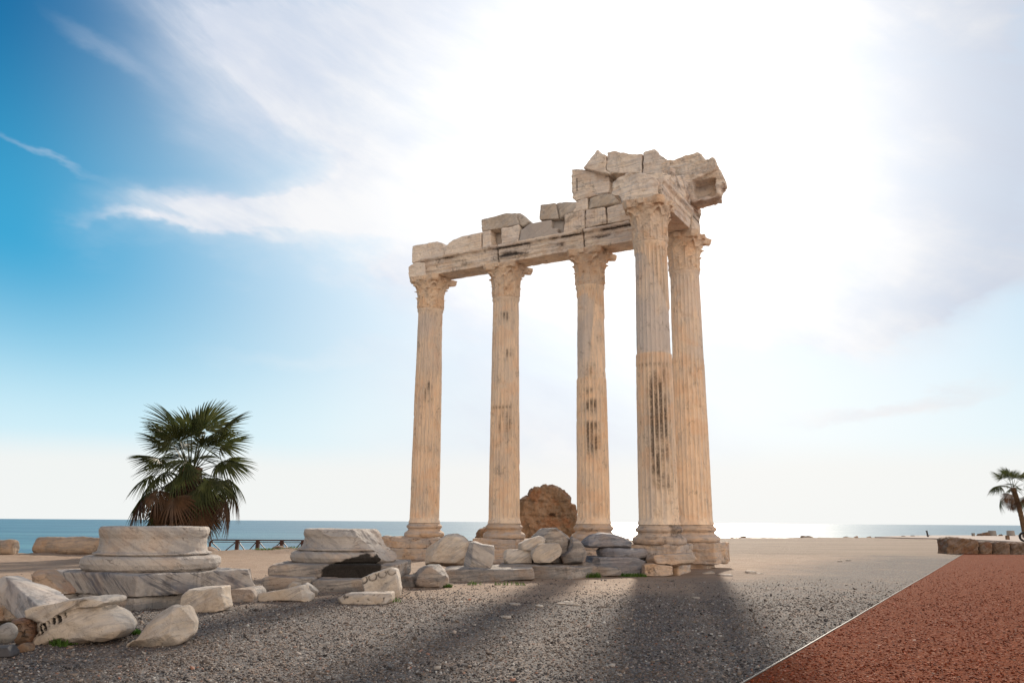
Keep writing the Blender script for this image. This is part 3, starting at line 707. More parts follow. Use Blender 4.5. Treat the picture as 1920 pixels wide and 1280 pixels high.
# return beam from the corner column to the nearest one (its outer face looks right)
RET = [(-.42, 9.575), (.40, 9.575), (.40, 9.70), (.43, 9.705), (.43, 9.86), (.46, 9.865), (.46, 10.02), (.50, 10.05), (.54, 10.10), (.54, 10.18), (-.42, 10.18)]
stone('architrave_beam', beam(RET, .58, 3.15, 'w'), M_ent, .024, 1, ((1.2, .014), (5, .010), (16, .007)), .008, label='stepped stone beam receding from the nearest column to the rightmost one', cat='stone beam', group=AR, stainf=crust(9.86, .03, .1))
FZ = 'stone blocks stacked on the beams'
R3 = ('row', .45)
def fb(pts, label, depth=.72, mat=None, plane=R3, **kw):
    kw.setdefault('voxel', .026); kw.setdefault('disp', SM); kw.setdefault('smooth', 2)
    return traced('stone_block', pts, plane, depth, mat or M_entp, label, 'stone block', FZ, **kw)
fb([(773, 461), (800, 456), (818, 451.7), (830, 455), (833, 460), (831, 479.5), (772, 493)], 'block at the left end on top of the beam, with a rounded upper right corner')
fb([(832.5, 480), (832, 466), (848, 449.6), (865, 443), (903, 434.5), (902, 466)], 'long block with a sloping broken left end, second from the left on the beam', bed=.006)
fb([(903.5, 466), (903.5, 434), (919, 431), (920, 462)], 'small upright block left of the square gap under the tilted slab', depth=.42)
fb([(902, 411), (911, 408), (950, 399), (967, 400), (972, 420.5), (940, 427.5), (903, 434.5), (901.5, 425)], 'wide slab with a sloping top bridging the square gap', depth=.95, bed=.006, mat=M_pale)
fb([(967.5, 399.6), (975.5, 399.6), (993, 416), (979.6, 425), (976, 422)], 'thin pale wedge leaning on the right of the bridging slab', depth=.5, mat=M_pale, plane=('row', .35))
fb([(940.5, 458), (940, 428), (972, 421), (974, 430), (971.5, 453)], 'upright block right of the square gap under the bridging slab', depth=.75)
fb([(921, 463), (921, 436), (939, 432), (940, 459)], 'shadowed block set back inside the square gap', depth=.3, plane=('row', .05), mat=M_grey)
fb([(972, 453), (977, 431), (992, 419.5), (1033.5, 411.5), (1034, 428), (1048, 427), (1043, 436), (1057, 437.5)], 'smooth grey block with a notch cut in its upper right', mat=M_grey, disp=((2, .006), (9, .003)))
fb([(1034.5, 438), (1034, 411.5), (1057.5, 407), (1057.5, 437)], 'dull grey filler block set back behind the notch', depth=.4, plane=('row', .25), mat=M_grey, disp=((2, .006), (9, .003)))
fb([(1013, 384), (1040, 380.4), (1043, 388), (1047.5, 410), (1010, 412.3)], 'small squared cream block perched on the grey notched block', mat=M_pale, depth=.6)
fb([(1042.5, 381), (1065, 377.7), (1081.7, 379), (1082.7, 389), (1073, 398.5), (1048.5, 411)], 'rounded cream stone between the small squared block and the ribbed blocks', mat=M_pale, round_=1, depth=.6)
def ribs(V): return None
def ribbed(pts, label):
    fr = np.array([on(('row', .47), *p) for p in pts])
    V, F = remesh(*prism(fr, np.append(-WH, 0), [(0, .99), (.03, 1), (.8, 1)]), .022, 1)
    uu = (V[:, :2]-E0)@UH; V = carve(V, F, SM); V[:, :2] += WH*(.014*np.abs(np.sin(uu*34)))[:, None]*ss((V[:, :2]-E0)@WH, .40, .46)[:, None]
    o = mesh_obj('stone_block', V, F, M_ent, smooth=True, attrs={'stain': .55*ss(fbm(V*np.array([2, 2, 5]), 3), -.1, .6)}); tag(o, label, 'stone block', FZ)
ribbed([(1058, 402), (1074, 398), (1096, 393.5), (1096.5, 428.5), (1057.5, 436.5)], 'left one of the two vertically ribbed blocks above the third column')
ribbed([(1097.5, 393), (1133, 388), (1137, 419.5), (1097.5, 428.3)], 'right one of the two vertically ribbed blocks above the third column')
fb([(1080, 377), (1101, 371), (1101, 393.2), (1074, 398)], 'small square filler block under the big grooved block', depth=.6)
fb([(1103, 371), (1139, 361.5), (1154, 365), (1159, 377), (1156, 382), (1134, 387), (1102, 393.3)], 'grey and white rounded moulding lying on the ribbed blocks', mat=M_pale, bed=.012, round_=1)
fb([(1137, 389), (1160, 382), (1195, 376), (1195, 409), (1137.5, 419.5)], 'block with a pale patch squeezed behind the top of the nearest column', mat=M_ent, bed=.014)
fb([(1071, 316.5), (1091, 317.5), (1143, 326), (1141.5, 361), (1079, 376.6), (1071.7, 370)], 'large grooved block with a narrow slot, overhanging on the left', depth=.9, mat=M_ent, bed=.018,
   stainf=lambda V: .8*((np.abs((V[:, :2]-E0)@UH-3.27) < .035) & (V[:, 2] > 11.55) & (V[:, 2] < 11.98)))  # slot is not cut; its inner shade is painted as a dark strip
fb([(1160, 377), (1160, 326), (1300, 300), (1300, 390), (1200, 376)], 'core block of the row hidden behind the capital of the nearest column', depth=.6, plane=('row', .3), mat=M_ent, voxel=.035)
TOPG = 'cornice blocks along the top of the ruin'
def tb(pts, label, depth=1.05, mat=None, plane=('row', .62), **kw):
    kw.setdefault('voxel', .028); kw.setdefault('disp', ((1.3, .03), (5, .014), (15, .007))); kw.setdefault('bed', .014)
    return traced('cornice_block', pts, plane, depth, mat or M_entp, label, 'cornice block', TOPG, **kw)
tb([(1092, 315.5), (1105.5, 296), (1120, 279.5), (1126.6, 288), (1136.5, 290), (1135, 319), (1145.6, 325), (1143, 327)], 'pointed gable shaped block at the upper left of the topmost course')
tb([(1137.5, 285), (1150, 282), (1161, 283), (1181, 288), (1204.5, 287), (1203, 325), (1146, 325.5), (1136, 318)], 'long rectangular block in the middle of the topmost course')
tb([(1206, 284), (1228, 279), (1238, 290), (1255, 300), (1262, 340), (1204, 335)], 'broken block at the right end of the topmost course, before the dip')
# big cornice over the corner, with its coffered underside
def corner():
    front = [(1238, 306), (1253, 300.5), (1280, 292), (1308, 283.5), (1320.6, 296), (1329, 298), (1337.5, 292), (1347, 311), (1336, 322), (1318, 330), (1300, 338), (1280, 350), (1262, 352), (1240, 338)]
    fr = np.array([on(('row', .62), *p) for p in front]); S = [prism(fr, np.append(-WH, 0), [(0, .97), (.06, 1), (1.0, .96, (-.15, 0, 0))])]
    out = [(1300, 338), (1318, 330), (1334, 321), (1340, 310), (1346, 314), (1354, 329), (1359, 343), (1353, 347), (1350, 355), (1352, 367), (1329, 374), (1314, 376), (1296, 380), (1288, 352)]
    f2 = np.array([on(('row', .55), *p) for p in out]); S.append(prism(f2, np.append(-WH, 0), [(0, .98), (.05, 1), (.72, .93, (-.12, 0, 0))]))
    V, F = remesh(*join(*S), .026, 2)
    # hollow coffer cut into the face under the cornice
    hc = on(('row', .55), 1321, 353); d = V-hc; uu = d[:, :2]@UH; ww = d[:, :2]@WH
    ins = (1-ss(np.abs(uu)/.34, .75, 1.05))*(1-ss(np.abs(d[:, 2]+.0)/.26, .75, 1.05))*ss(ww, -.15, -.02)
    V[:, :2] -= WH*(.42*ins)[:, None]
    V = carve(V, F, ((1.3, .03), (4, .04), (9, .03), (20, .012)), .014)
    o = mesh_obj('corner_cornice', V, F, M_ent, smooth=True, attrs={'stain': .5*ss(fbm(V*2, 3), .2, .7)*(np.abs(V[:, 2]-11.25) < .25)})
    tag(o, 'large projecting corner cornice with a hollow coffer, far right of the ruin top', 'cornice block', TOPG)
corner()
# broken block over the nearest column and the carved frieze behind it
jp = [(1143.8, 327), (1165, 320.5), (1202.5, 322.5), (1222, 330), (1231, 338), (1229, 360), (1227, 372), (1200, 379.5), (1175, 384), (1165, 380), (1158, 366), (1142, 361)]
fr = np.array([on(('row', 3.36), *p) for p in jp])
stone('stone_block', prism(fr, np.append(-WH, 0), [(-.06, .62), (0, .93), (.1, 1), (1.5, .97), (1.9, .85)]), M_entp, .025, 1, ((1.1, .05), (3.5, .03), (11, .014), (24, .007)), .014, facets=5, chipn=.12,
      chips=[(on(('row', 3.40), 1170, 375), (-.5, -.6, -.9)), (on(('row', 3.42), 1215, 368), (.3, -.8, -.7)), (on(('row', 3.4), 1150, 350), (-.8, -.6, .1))],
      label='massive broken block resting on the capital of the nearest column', cat='stone block', group=FZ)
def frieze(w0, w1, z1, label, k):
    zt = z1
    V, F = remesh(*beam([(-.42, 10.2), (.42, 10.2), (.44, 10.5), (.40, zt-.12), (.36, zt), (-.42, zt)], w0, w1, 'w'), .024, 1)
    q = V.copy(); q[:, 2] *= .75; d = ((q[:, :2]-E0)@UH < -.3)
    V = carve(V, F, ((2.2, .07), (5.5, .05), (13, .018)), 0)
    o = mesh_obj('carved_frieze_block', V, F, M_ent, smooth=True, attrs={'stain': .6*ss(fbm(V*2.5, 3), .1, .6)}); tag(o, label, 'frieze block', 'carved frieze blocks on the receding beam')
frieze(2.02, 2.75, 10.55, 'lowest carved frieze lump on the receding beam, nearest the broken block', 0)
frieze(1.02, 1.98, 10.95, 'carved frieze lump in the middle of the receding beam', 1)
frieze(-.40, .98, 11.1, 'tall carved frieze block under the projecting corner cornice', 2)
stone('stone_block', uwbox(.45, 2.2, .2, -.42, 10.2, 11.2), M_ent, .04, 2, SM, label='backing stone behind the carved frieze, mostly hidden by the broken block', cat='stone block', group=FZ)
stone('stone_block', uwbox(-.55, 2.3, .1, -.55, 11.2, 11.85), M_ent, .04, 2, SM, label='backing course under the top cornice, seen only in the gaps', cat='stone block', group=FZ)

# ------------------------------------------------------------------ fallen stones on the left
def zY(x, y, Y): return float(atY(x, y, Y)[2])
def hull(pts):
    bm = bmesh.new()
    for p in pts: bm.verts.new(tuple(p))
    r = bmesh.ops.convex_hull(bm, input=bm.verts)
    bmesh.ops.delete(bm, geom=list({g for g in r['geom_interior']+r['geom_unused'] if isinstance(g, bmesh.types.BMVert)}), context='VERTS')
    bm.verts.index_update(); bm.verts.ensure_lookup_table()
    V = [tuple(v.co) for v in bm.verts]; F = [[v.index for v in f.verts] for f in bm.faces]; bm.free(); return np.array(V), F
FR = 'broken marble blocks lying on the gravel'
def fr_(name, pts, Y, depth, mat, label, cat='stone block', **kw):
    kw.setdefault('voxel', .016 if Y < 14 else .02); kw.setdefault('disp', ((1.5, .020), (5, .009), (15, .004), (40, .0018))); kw.setdefault('facets', 0 if name in ('plinth_block', 'footing_block', 'long_slab') else 8 if kw.get('round_') else 4); kw.setdefault('chipn', .07)
    return traced(name, pts, ('Y', Y), depth, mat, label, cat, FR, **kw)
# big column base, far left
def circ(xl, xr, y, Y):
    al, ar = (math.atan2(*ray(x, y)[:2]) for x in (xl, xr)); am = (al+ar)/2
    return Y*math.tan(am), Y/math.cos(am)*math.sin((ar-al)/2)
Yc = 12.9; X1, Rt = circ(149, 415, 1052, Yc); k1 = Rt/133
zt = lambda y: zY(281, y, Yc)
pr = [(.3, zt(1067)), (122*k1, zt(1067)), (130*k1, zt(1062)), (133*k1, zt(1053)), (131*k1, zt(1044)), (125*k1, zt(1040)), (116*k1, zt(1039.5)), (107*k1, zt(1038.5)), (107*k1, zt(1037)), (114*k1, zt(1036.5)), (113*k1, zt(1034)), (106*k1, zt(1032)), (104*k1, zt(1030)), (103*k1, zt(1022)), (102*k1, zt(1008)), (105*k1, zt(1000)), (106*k1, zt(992)), (103*k1, zt(987)), (.3, zt(986.5))]
stone('fallen_base', fine((X1, Yc, [(.01, zt(1067))]+pr[1:-1]+[(100*k1, zt(986.3)), (.01, zt(986.3))]), 380), M_base, .017, 1, ((1.3, .008), (5, .006), (14, .004), (40, .002)), .003,
      label='big round column base with a thick torus ring, cracked, far left', cat='fallen base', group='broken column bases', chipn=.4)
rz1 = math.radians(-29)
stone('plinth_block', boxs((X1+.02, Yc, (zt(1067)+.18)/2), (1.08, 1.08, (zt(1067)-.18)/2), rz1), M_stripe, .018, 2, ((1.1, .025), (5, .012), (14, .006), (40, .002)), .003,
      chips=[((X1+1.35, Yc+.3, .5), (1, .2, .6)), ((X1-1.25, Yc-.35, .45), (-1, -.3, .5))], label='diagonally striped square slab directly under the big round base', cat='stone slab', group=FR,
      stainf=lambda V: .6*ss(V[:, 0], X1+.3, X1+.9)*(1-ss(V[:, 0], X1+.9, X1+1.4))*ss(fbm(V*np.array([6, 6, 1.]), 3), -.05, .45))
stone('footing_block', hull([(X1+p*math.cos(a)+ox, Yc+p*math.sin(a)+oy, z) for z in (-.05, .17) for (p, a, ox, oy) in ((1.50, rz1+math.radians(-45), .02, -.05), (1.45, rz1+math.radians(225), 0, 0), (1.0, rz1+math.radians(45), 0, 0), (1.2, rz1+math.radians(135), 0, 0))]), M_marb2, .02, 2, ((1.2, .03), (4, .025), (12, .01)), .006,
      label='cracked footing stone half sunk in gravel beneath the striped slab', cat='stone block', group=FR)
fr_('footing_block', [(413, 1107), (440, 1104), (470, 1103), (477, 1112), (477, 1130), (440, 1133), (414, 1135)], 12.7, .6, M_marb2, 'low moulded stone just right of the striped slab, shaded and brown', bed=.008)
fr_('fluted_fragment', [(337, 1108), (344, 1106), (413, 1100), (412, 1115), (418, 1140), (414, 1146), (372, 1149), (345, 1148), (336, 1135)], 11.35, .45, M_pale, 'curved moulding fragment leaning on the footing stone under the big base', cat='stone fragment')
# leaning slab and moulded fragment in the foreground
Pn = lambda x, y, Y: atY(x, y, Y)
stone('leaning_slab', hull([Pn(-12, 1090, 9.5), Pn(8, 1078, 9.5), Pn(74, 1138, 8.75), Pn(44, 1168, 8.75), Pn(-18, 1118, 9.5), Pn(38, 1079, 10.1), Pn(112, 1108, 9.8), Pn(140, 1128, 9.4), Pn(110, 1170, 9.2), Pn(0, 1125, 10.)]), M_marb, .014, 1, ((1.4, .012), (5, .006), (15, .003), (45, .0015)),
      label='tilted marble slab with a flat pale upper face, at the left edge', cat='stone slab', group=FR)
ledge = np.array([Pn(*p, 8.37) for p in [(40, 1144), (60, 1137), (110, 1126), (160, 1121), (197, 1123), (199, 1130), (184, 1137), (150, 1141), (100, 1152), (62, 1172), (42, 1162)]])
body = np.array([Pn(*p, 8.45) for p in [(60, 1145), (150, 1132), (184, 1138), (205, 1152), (220, 1172), (223, 1184), (210, 1197), (190, 1204), (160, 1205), (130, 1211), (105, 1204), (75, 1215), (48, 1219), (44, 1205), (58, 1186)]])
def moulded():
    S = join(prism(ledge, np.array([0, 1., 0]), [(0, .93), (.05, 1), (.55, .9)]), prism(body, np.array([0, 1., 0]), [(-.10, .45), (-.06, .75), (.05, .97), (.3, 1), (.7, .7)]))
    V, F = remesh(*S, .0125, 2); p0 = Pn(48, 1196, 8.4); p1 = Pn(128, 1150, 8.4); dx = p1-p0; L = math.hypot(dx[0], dx[2])
    t = ((V[:, 0]-p0[0])*dx[0]+(V[:, 2]-p0[2])*dx[2])/L; n = ((V[:, 2]-p0[2])*dx[0]-(V[:, 0]-p0[0])*dx[2])/L
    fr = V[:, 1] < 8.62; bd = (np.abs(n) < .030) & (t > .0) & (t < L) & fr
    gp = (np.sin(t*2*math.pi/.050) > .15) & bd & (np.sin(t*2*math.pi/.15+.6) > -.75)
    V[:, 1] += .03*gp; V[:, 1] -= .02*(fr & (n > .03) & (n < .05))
    q = np.exp(-((V[:, 0]-Pn(118, 1, 8.4)[0]+.25*(V[:, 2]-.25))/.02)**2)*fr*ss(V[:, 2], .05, .12)*(1-ss(V[:, 2], .25, .3)); V[:, 1] += .03*q
    V = carve(V, F, ((1.6, .02), (5, .014), (15, .006), (40, .002)))
    st = 1.*gp + .55*ss(fbm(V*4, 3), .1, .5)*(n > .0)*fr+.5*q  # dark colour fills the dentil gaps and follows the groove
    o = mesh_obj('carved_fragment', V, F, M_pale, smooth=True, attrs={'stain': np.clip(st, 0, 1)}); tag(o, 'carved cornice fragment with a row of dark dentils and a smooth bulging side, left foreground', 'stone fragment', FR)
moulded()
fr_('rough_stone', [(52, 1100), (54, 1080), (63, 1068), (75, 1070), (90, 1085), (104, 1097), (118, 1115), (80, 1120)], 10.9, .4, M_tan, 'small brown humped rock between the leaning slab and the striped slab', cat='rock', round_=1)
V, F = lathe(0, 0, [(.02, -.092), (.05, -.078), (.08, -.045), (.094, 0), (.082, .045), (.052, .077), (.02, .092)], 32); V = V+Pn(13, 1186, 7.95)
stone('round_stone', (V, F), M_conc, .010, 1, ((4, .006), (12, .003)), label='smooth round ball of stone at the left edge', cat='stone', group=FR)
fr_('small_stone', [(14, 1168), (28, 1158), (44, 1160), (50, 1180), (48, 1205), (30, 1208), (20, 1190)], 8.3, .35, M_dark, 'dark jagged stone wedged behind the round ball', cat='rock', round_=1)
fr_('small_stone', [(24, 1222), (27, 1212), (38, 1206), (49, 1209), (52, 1220), (40, 1227)], 7.9, .16, M_brown, 'small brown stone in front of the carved fragment', cat='rock', round_=1)
fr_('squared_piece', [(-30, 1214), (9, 1211), (18, 1224), (20, 1232), (8, 1233), (-30, 1235)], 7.6, .16, plain_mat('slate_piece', (.055, .052, .055), .7), 'dark slate coloured squared piece cut off by the left edge', disp=((5, .003),), bed=0)
fr_('rough_stone', [(-25, 1135), (0, 1130), (10, 1137), (15, 1150), (11, 1166), (-25, 1172)], 9.9, .5, M_tan, 'tan rock at the left edge under the leaning slab', cat='rock', round_=1)
fr_('pointed_rock', [(221, 1223), (238, 1209), (255, 1196), (268, 1176), (283, 1157), (303, 1142), (315, 1135), (327, 1139), (338, 1136), (345, 1150), (353, 1172), (351, 1190), (335, 1205), (310, 1214), (285, 1220), (255, 1221)], 8.45, .55, M_pale,
    'pale pointed rock lying alone on the gravel with its tip to the left', cat='rock', round_=2, voxel=.012, smooth=1, chips=[(Pn(296, 1166, 8.40), (-.55, -.45, .75)), (Pn(312, 1185, 8.33), (.3, -1, -.1)), (Pn(345, 1165, 8.5), (.95, -.5, .1)), (Pn(300, 1204, 8.42), (0, -.8, -.7))], chipn=.10, facets=3)
# second base
Yc2 = 16.4; X2, Rt = circ(543, 745, 1042, Yc2); k2 = Rt/100.5; z2 = lambda y: zY(644, y, Yc2)
pr = [(.3, z2(1053)), (92*k2, z2(1053)), (98*k2, z2(1049)), (100.5*k2, z2(1042)), (98*k2, z2(1035)), (93*k2, z2(1032)), (82*k2, z2(1031)), (82*k2, z2(1029.5)), (88*k2, z2(1029)), (87*k2, z2(1026)), (81*k2, z2(1024)), (77*k2, z2(1018)), (75*k2, z2(1007)), (77*k2, z2(1000)), (76*k2, z2(992)), (.3, z2(991))]
xs = lambda x: atY(x, 1050, 15.3)[0]
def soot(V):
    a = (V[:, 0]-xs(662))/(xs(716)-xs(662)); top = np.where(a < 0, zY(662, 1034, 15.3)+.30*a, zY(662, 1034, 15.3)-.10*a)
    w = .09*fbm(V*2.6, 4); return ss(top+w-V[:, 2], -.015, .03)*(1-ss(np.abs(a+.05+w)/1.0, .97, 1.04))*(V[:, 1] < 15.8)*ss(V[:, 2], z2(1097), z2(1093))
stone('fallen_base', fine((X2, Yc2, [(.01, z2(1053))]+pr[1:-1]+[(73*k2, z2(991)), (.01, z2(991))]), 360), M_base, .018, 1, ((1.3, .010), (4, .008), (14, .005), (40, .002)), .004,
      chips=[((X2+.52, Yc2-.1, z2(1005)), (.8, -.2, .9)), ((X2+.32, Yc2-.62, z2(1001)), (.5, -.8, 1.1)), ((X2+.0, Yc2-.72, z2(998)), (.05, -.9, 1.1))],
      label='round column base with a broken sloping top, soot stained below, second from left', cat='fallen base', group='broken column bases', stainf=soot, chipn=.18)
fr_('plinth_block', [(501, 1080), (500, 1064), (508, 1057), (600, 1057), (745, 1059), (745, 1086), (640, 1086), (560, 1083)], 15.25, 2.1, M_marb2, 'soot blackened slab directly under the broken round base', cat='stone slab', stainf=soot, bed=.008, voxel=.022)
fr_('footing_block', [(492, 1108), (492, 1084), (506, 1080), (584, 1084), (582, 1110)], 14.85, 1.2, M_marb2, 'grey footing block at the left under the sooty slab', bed=.006)
fr_('footing_block', [(585, 1112), (584, 1090), (592, 1085), (690, 1087), (692, 1114), (640, 1118)], 14.75, 1.2, M_marb2, 'footing block in the middle under the sooty slab, behind the flat tan stone', bed=.006)
def eggs():
    pts = [(675, 1083), (700, 1073), (735, 1064), (741, 1068), (745, 1082), (749, 1105), (746, 1121), (735, 1125), (727, 1112), (683, 1113), (678, 1096)]
    fr = np.array([Pn(*p, 13.75) for p in pts]); V, F = remesh(*prism(fr, np.array([0, 1., 0]), [(-.02, .93), (.04, 1), (.6, .9)]), .014, 1)
    p0, p1 = Pn(677, 1090, 13.7), Pn(740, 1071, 13.7); dx = p1-p0; L = math.hypot(dx[0], dx[2])
    t = ((V[:, 0]-p0[0])*dx[0]+(V[:, 2]-p0[2])*dx[2])/L; n = ((V[:, 2]-p0[2])*dx[0]-(V[:, 0]-p0[0])*dx[2])/L
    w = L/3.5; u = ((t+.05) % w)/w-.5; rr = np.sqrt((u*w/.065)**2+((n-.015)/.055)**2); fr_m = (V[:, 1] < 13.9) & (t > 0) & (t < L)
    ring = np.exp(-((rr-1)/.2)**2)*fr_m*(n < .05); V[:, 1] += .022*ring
    V = carve(V, F, ((1.6, .02), (5, .012), (15, .006)))
    o = mesh_obj('carved_fragment', V, F, M_pale, smooth=True, attrs={'stain': np.clip(1.05*ring, 0, 1)}); tag(o, 'tilted moulding fragment carved with egg shapes, leaning before the sooty slab', 'stone fragment', FR)  # dark colour follows the carved rings around the eggs
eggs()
fr_('flat_block', [(632, 1131), (632, 1121), (648, 1114), (731, 1113), (732, 1131), (700, 1134)], 12.65, .5, M_pale, 'flat oblong tan stone with small dark holes, in front of the egg carved fragment', stainf=lambda V: .9*ss(fbm(V*14, 2), .45, .6))  # holes are only dark spots in the colour, their shade painted in
fr_('long_fragment', [(478, 1131), (476, 1120), (480, 1113), (530, 1104), (566, 1097), (571, 1111), (580, 1116), (579, 1128), (545, 1126), (500, 1127), (490, 1132)], 12.9, .4, M_pale, 'long pale broken fragment lying left of the second base', cat='stone fragment')
fr_('rounded_stone', [(539, 1108), (538, 1097), (548, 1091), (560, 1094), (562, 1108)], 14.2, .3, M_pale, 'small rounded pale stone against the footing block', cat='rock', round_=2)
fr_('rounded_stone', [(563, 1112), (563, 1098), (572, 1092), (582, 1099), (592, 1109), (590, 1117), (572, 1119)], 13.9, .35, M_conc, 'rounded grey stone just behind the long pale fragment', cat='rock', round_=2)
fr_('small_block', [(746, 1100), (746, 1080), (784, 1080), (788, 1095), (775, 1100)], 15.9, .6, M_marb2, 'small flat block with a black stained side, behind the egg carved fragment', stainf=lambda V: .95*(V[:, 0] < atY(770, 1, 15.9)[0])*ss(V[:, 2], .2, .15)*(V[:, 1] < 16.3))
fr_('rough_rock', [(770, 1084), (785, 1067), (800, 1061), (820, 1060), (830, 1070), (838, 1086), (837, 1100), (800, 1104), (780, 1100)], 15.8, .7, M_marb2, 'rough humped rock between the small black sided block and the long slab', cat='rock', round_=1, bed=.01)
# centre pile
fr_('broken_boulder', [(794, 1062), (793, 1041), (797, 1027), (807, 1021), (819, 1013), (834, 1003), (852, 1001), (866, 1007), (880, 1018), (883, 1045), (880, 1064)], 20.4, 1.2, M_pale, 'large rounded broken block with an orange lower half, before the leftmost column', cat='boulder', round_=1, bed=.01, voxel=.024)
fr_('long_slab', [(829, 1068), (870, 1067), (1000, 1066), (1003, 1085), (930, 1090), (885, 1095), (832, 1090)], 17.6, 1.7, M_marb2, 'long low slab lying flat, carrying the angular grey stone', cat='stone slab', bed=.006, voxel=.022)
fr_('angular_stone', [(867, 1070), (869, 1050), (880, 1017), (889, 1015), (905, 1021), (925, 1024), (926, 1050), (918, 1072), (897, 1071)], 18.2, .6, M_marb, 'angular grey stone standing upright on the long low slab', chips=[(Pn(885, 1040, 18.2), (-1, -.6, .1))])
zs = .27
stone('stepped_slab', hull([Pn(1065, 1075, 18.2)*[1, 1, 0]+[0, 0, z] for z in (-.05, zs)]+[Pn(936, 1060, 18.95)*[1, 1, 0]+[0, 0, z] for z in (-.05, zs)]+[Pn(1124, 1070, 19.2)*[1, 1, 0]+[0, 0, z] for z in (-.05, zs-.06)]+[Pn(950, 1060, 20.6)*[1, 1, 0]+[0, 0, z] for z in (-.05, zs)]+[Pn(1100, 1060, 20.9)*[1, 1, 0]+[0, 0, z] for z in (-.05, zs)]), M_marb2, .022, 1, ((1.3, .025), (5, .014), (15, .006)), .014,
      label='stepped slab with its corner towards the viewer, carrying the pile of moulded stones', cat='stone slab', group=FR)
fr_('moulded_block', [(945, 1056), (945, 1033), (955, 1030), (998, 1031), (998, 1056)], 19.0, .7, M_pale, 'squared moulded block at the left end of the stone pile', bed=.008)
fr_('moulded_block', [(972, 1033), (971, 1020), (985, 1013), (1010, 1005), (1025, 1007), (1024, 1015), (1003, 1034)], 19.05, .6, M_pale, 'rounded moulding laid on top of the squared block in the pile', round_=1, bed=.008)
fr_('moulded_block', [(996, 1034), (1009, 1020), (1048, 1018.5), (1054, 1031), (1050, 1042), (1032, 1055), (1002, 1055), (997, 1044)], 18.7, .5, M_pale, 'chipped block at the front middle of the pile, cut off obliquely below')
fr_('moulded_block', [(998, 1056), (998, 1006), (1007, 997), (1015, 990), (1044, 990), (1061, 1001), (1074, 1010), (1076, 1026), (1066, 1050), (1060, 1056)], 19.4, 1.1, M_marb2, 'highest stone of the pile, a big broken base with rounded layers', round_=1, bed=.016)
fr_('moulded_block', [(1073, 1005), (1086, 1011), (1098, 1026), (1104, 1039), (1099, 1056), (1058, 1057), (1052, 1045), (1066, 1035), (1072, 1020)], 18.95, .9, M_marb2, 'rounded broken lump at the right end of the pile', round_=1, bed=.012)
fr_('layered_base', [(1100, 1066), (1102, 1045), (1194, 1045), (1212, 1052), (1219, 1063), (1220, 1080), (1165, 1076), (1120, 1074)], 19.9, 1.2, M_blue, 'lowest layer of the blue grey base, broken and blackened at its right end', round_=0, bed=.014, stainf=lambda V: .9*ss(V[:, 0], atY(1188, 1, 19.9)[0], atY(1196, 1, 19.9)[0])*ss(fbm(V*3, 3), -.3, .0))
V, F = lathe(*(atY(1146, 1, 20.6)[:2]), [(.2, zY(1146, 1045.5, 20.6)), (.60, zY(1146, 1045, 20.6)), (.66, zY(1146, 1040, 20.6)), (.66, zY(1146, 1031, 20.6)), (.60, zY(1146, 1026, 20.6)), (.2, zY(1146, 1025.5, 20.6))], 64)
stone('layered_base', (V, F), M_blue, .022, 1, ((1.3, .03), (5, .014), (15, .006)), .016, label='round middle layer of the blue grey base left of the nearest column', cat='column base', group=FR)
fr_('layered_base', [(1093, 1026), (1092, 1016), (1107, 1005), (1127, 998.5), (1152, 1000.5), (1173, 1008), (1192, 1020), (1193, 1026)], 20.2, 1.0, M_blue, 'domed top layer of the blue grey base left of the nearest column', cat='column base', round_=1, bed=.012)
fr_('small_block', [(1119, 1078), (1120, 1061), (1163, 1063), (1167, 1078), (1130, 1080)], 19.1, .5, M_marb2, 'small low block in front of the blue grey layered base', bed=.01)
fr_('slanting_block', [(1220, 1057), (1221, 1041), (1250, 1039), (1299, 1037), (1308, 1048), (1296, 1059), (1265, 1063)], 19.55, .7, M_ped, 'slanting broken block leaning on the footing of the nearest column', bed=.012)
fr_('footing_block', [(1208, 1080), (1208, 1058), (1225, 1056), (1263, 1062), (1262, 1077), (1240, 1081)], 19.5, .6, M_ped, 'low sunken block at the foot of the nearest column', bed=.012)
for pts, Y, lb in (([(1316, 1080), (1320, 1074), (1340, 1071), (1343, 1080)], 20.4, 'thin pale stone flake at the foot of the rightmost column'), ([(1351, 1081), (1352, 1076), (1375, 1077), (1376, 1081)], 19.8, 'flat grey stone flake just right of the rightmost column'), ([(1402, 1077), (1403, 1070), (1418, 1070), (1419, 1074), (1432, 1074), (1432, 1078)], 20.6, 'lone flat brownish stone on the sand right of the columns')):
    fr_('stone_flake', pts, Y, .3, M_pale, lb, cat='stone', disp=((8, .008),))
# lying column drums near the shore
def drum(x0, x1, y, Y, r, label, rot=.0):
    a, b_ = atY(x0, y, Y), atY(x1, y, Y); L = b_[0]-a[0]; V, F = lathe(0, 0, [(r*.86, 0), (r*.97, .05), (r, .14), (r*.97, L*.3), (r*.95, L*.6), (r*.98, L-.08), (r*.9, L)], 48)
    V = np.stack([V[:, 2], V[:, 1], -V[:, 0]], 1); q = V.copy(); q[:, 0] = V[:, 0]*math.cos(rot)-V[:, 1]*math.sin(rot); q[:, 1] = V[:, 0]*math.sin(rot)+V[:, 1]*math.cos(rot)
    stone('column_drum', (q+[a[0], Y, r*.93], F), M_drum, .03, 2, ((1.5, .025), (5, .014), (14, .006)), .004, label=label, cat='column drum', group='fallen column drums by the sea')
drum(-40, 30, 1027, 28.2, .27, 'short fallen column drum cut by the left edge, by the sea')
drum(69, 200, 1023, 29.0, .315, 'long fallen column drum behind the big round base, by the sea')
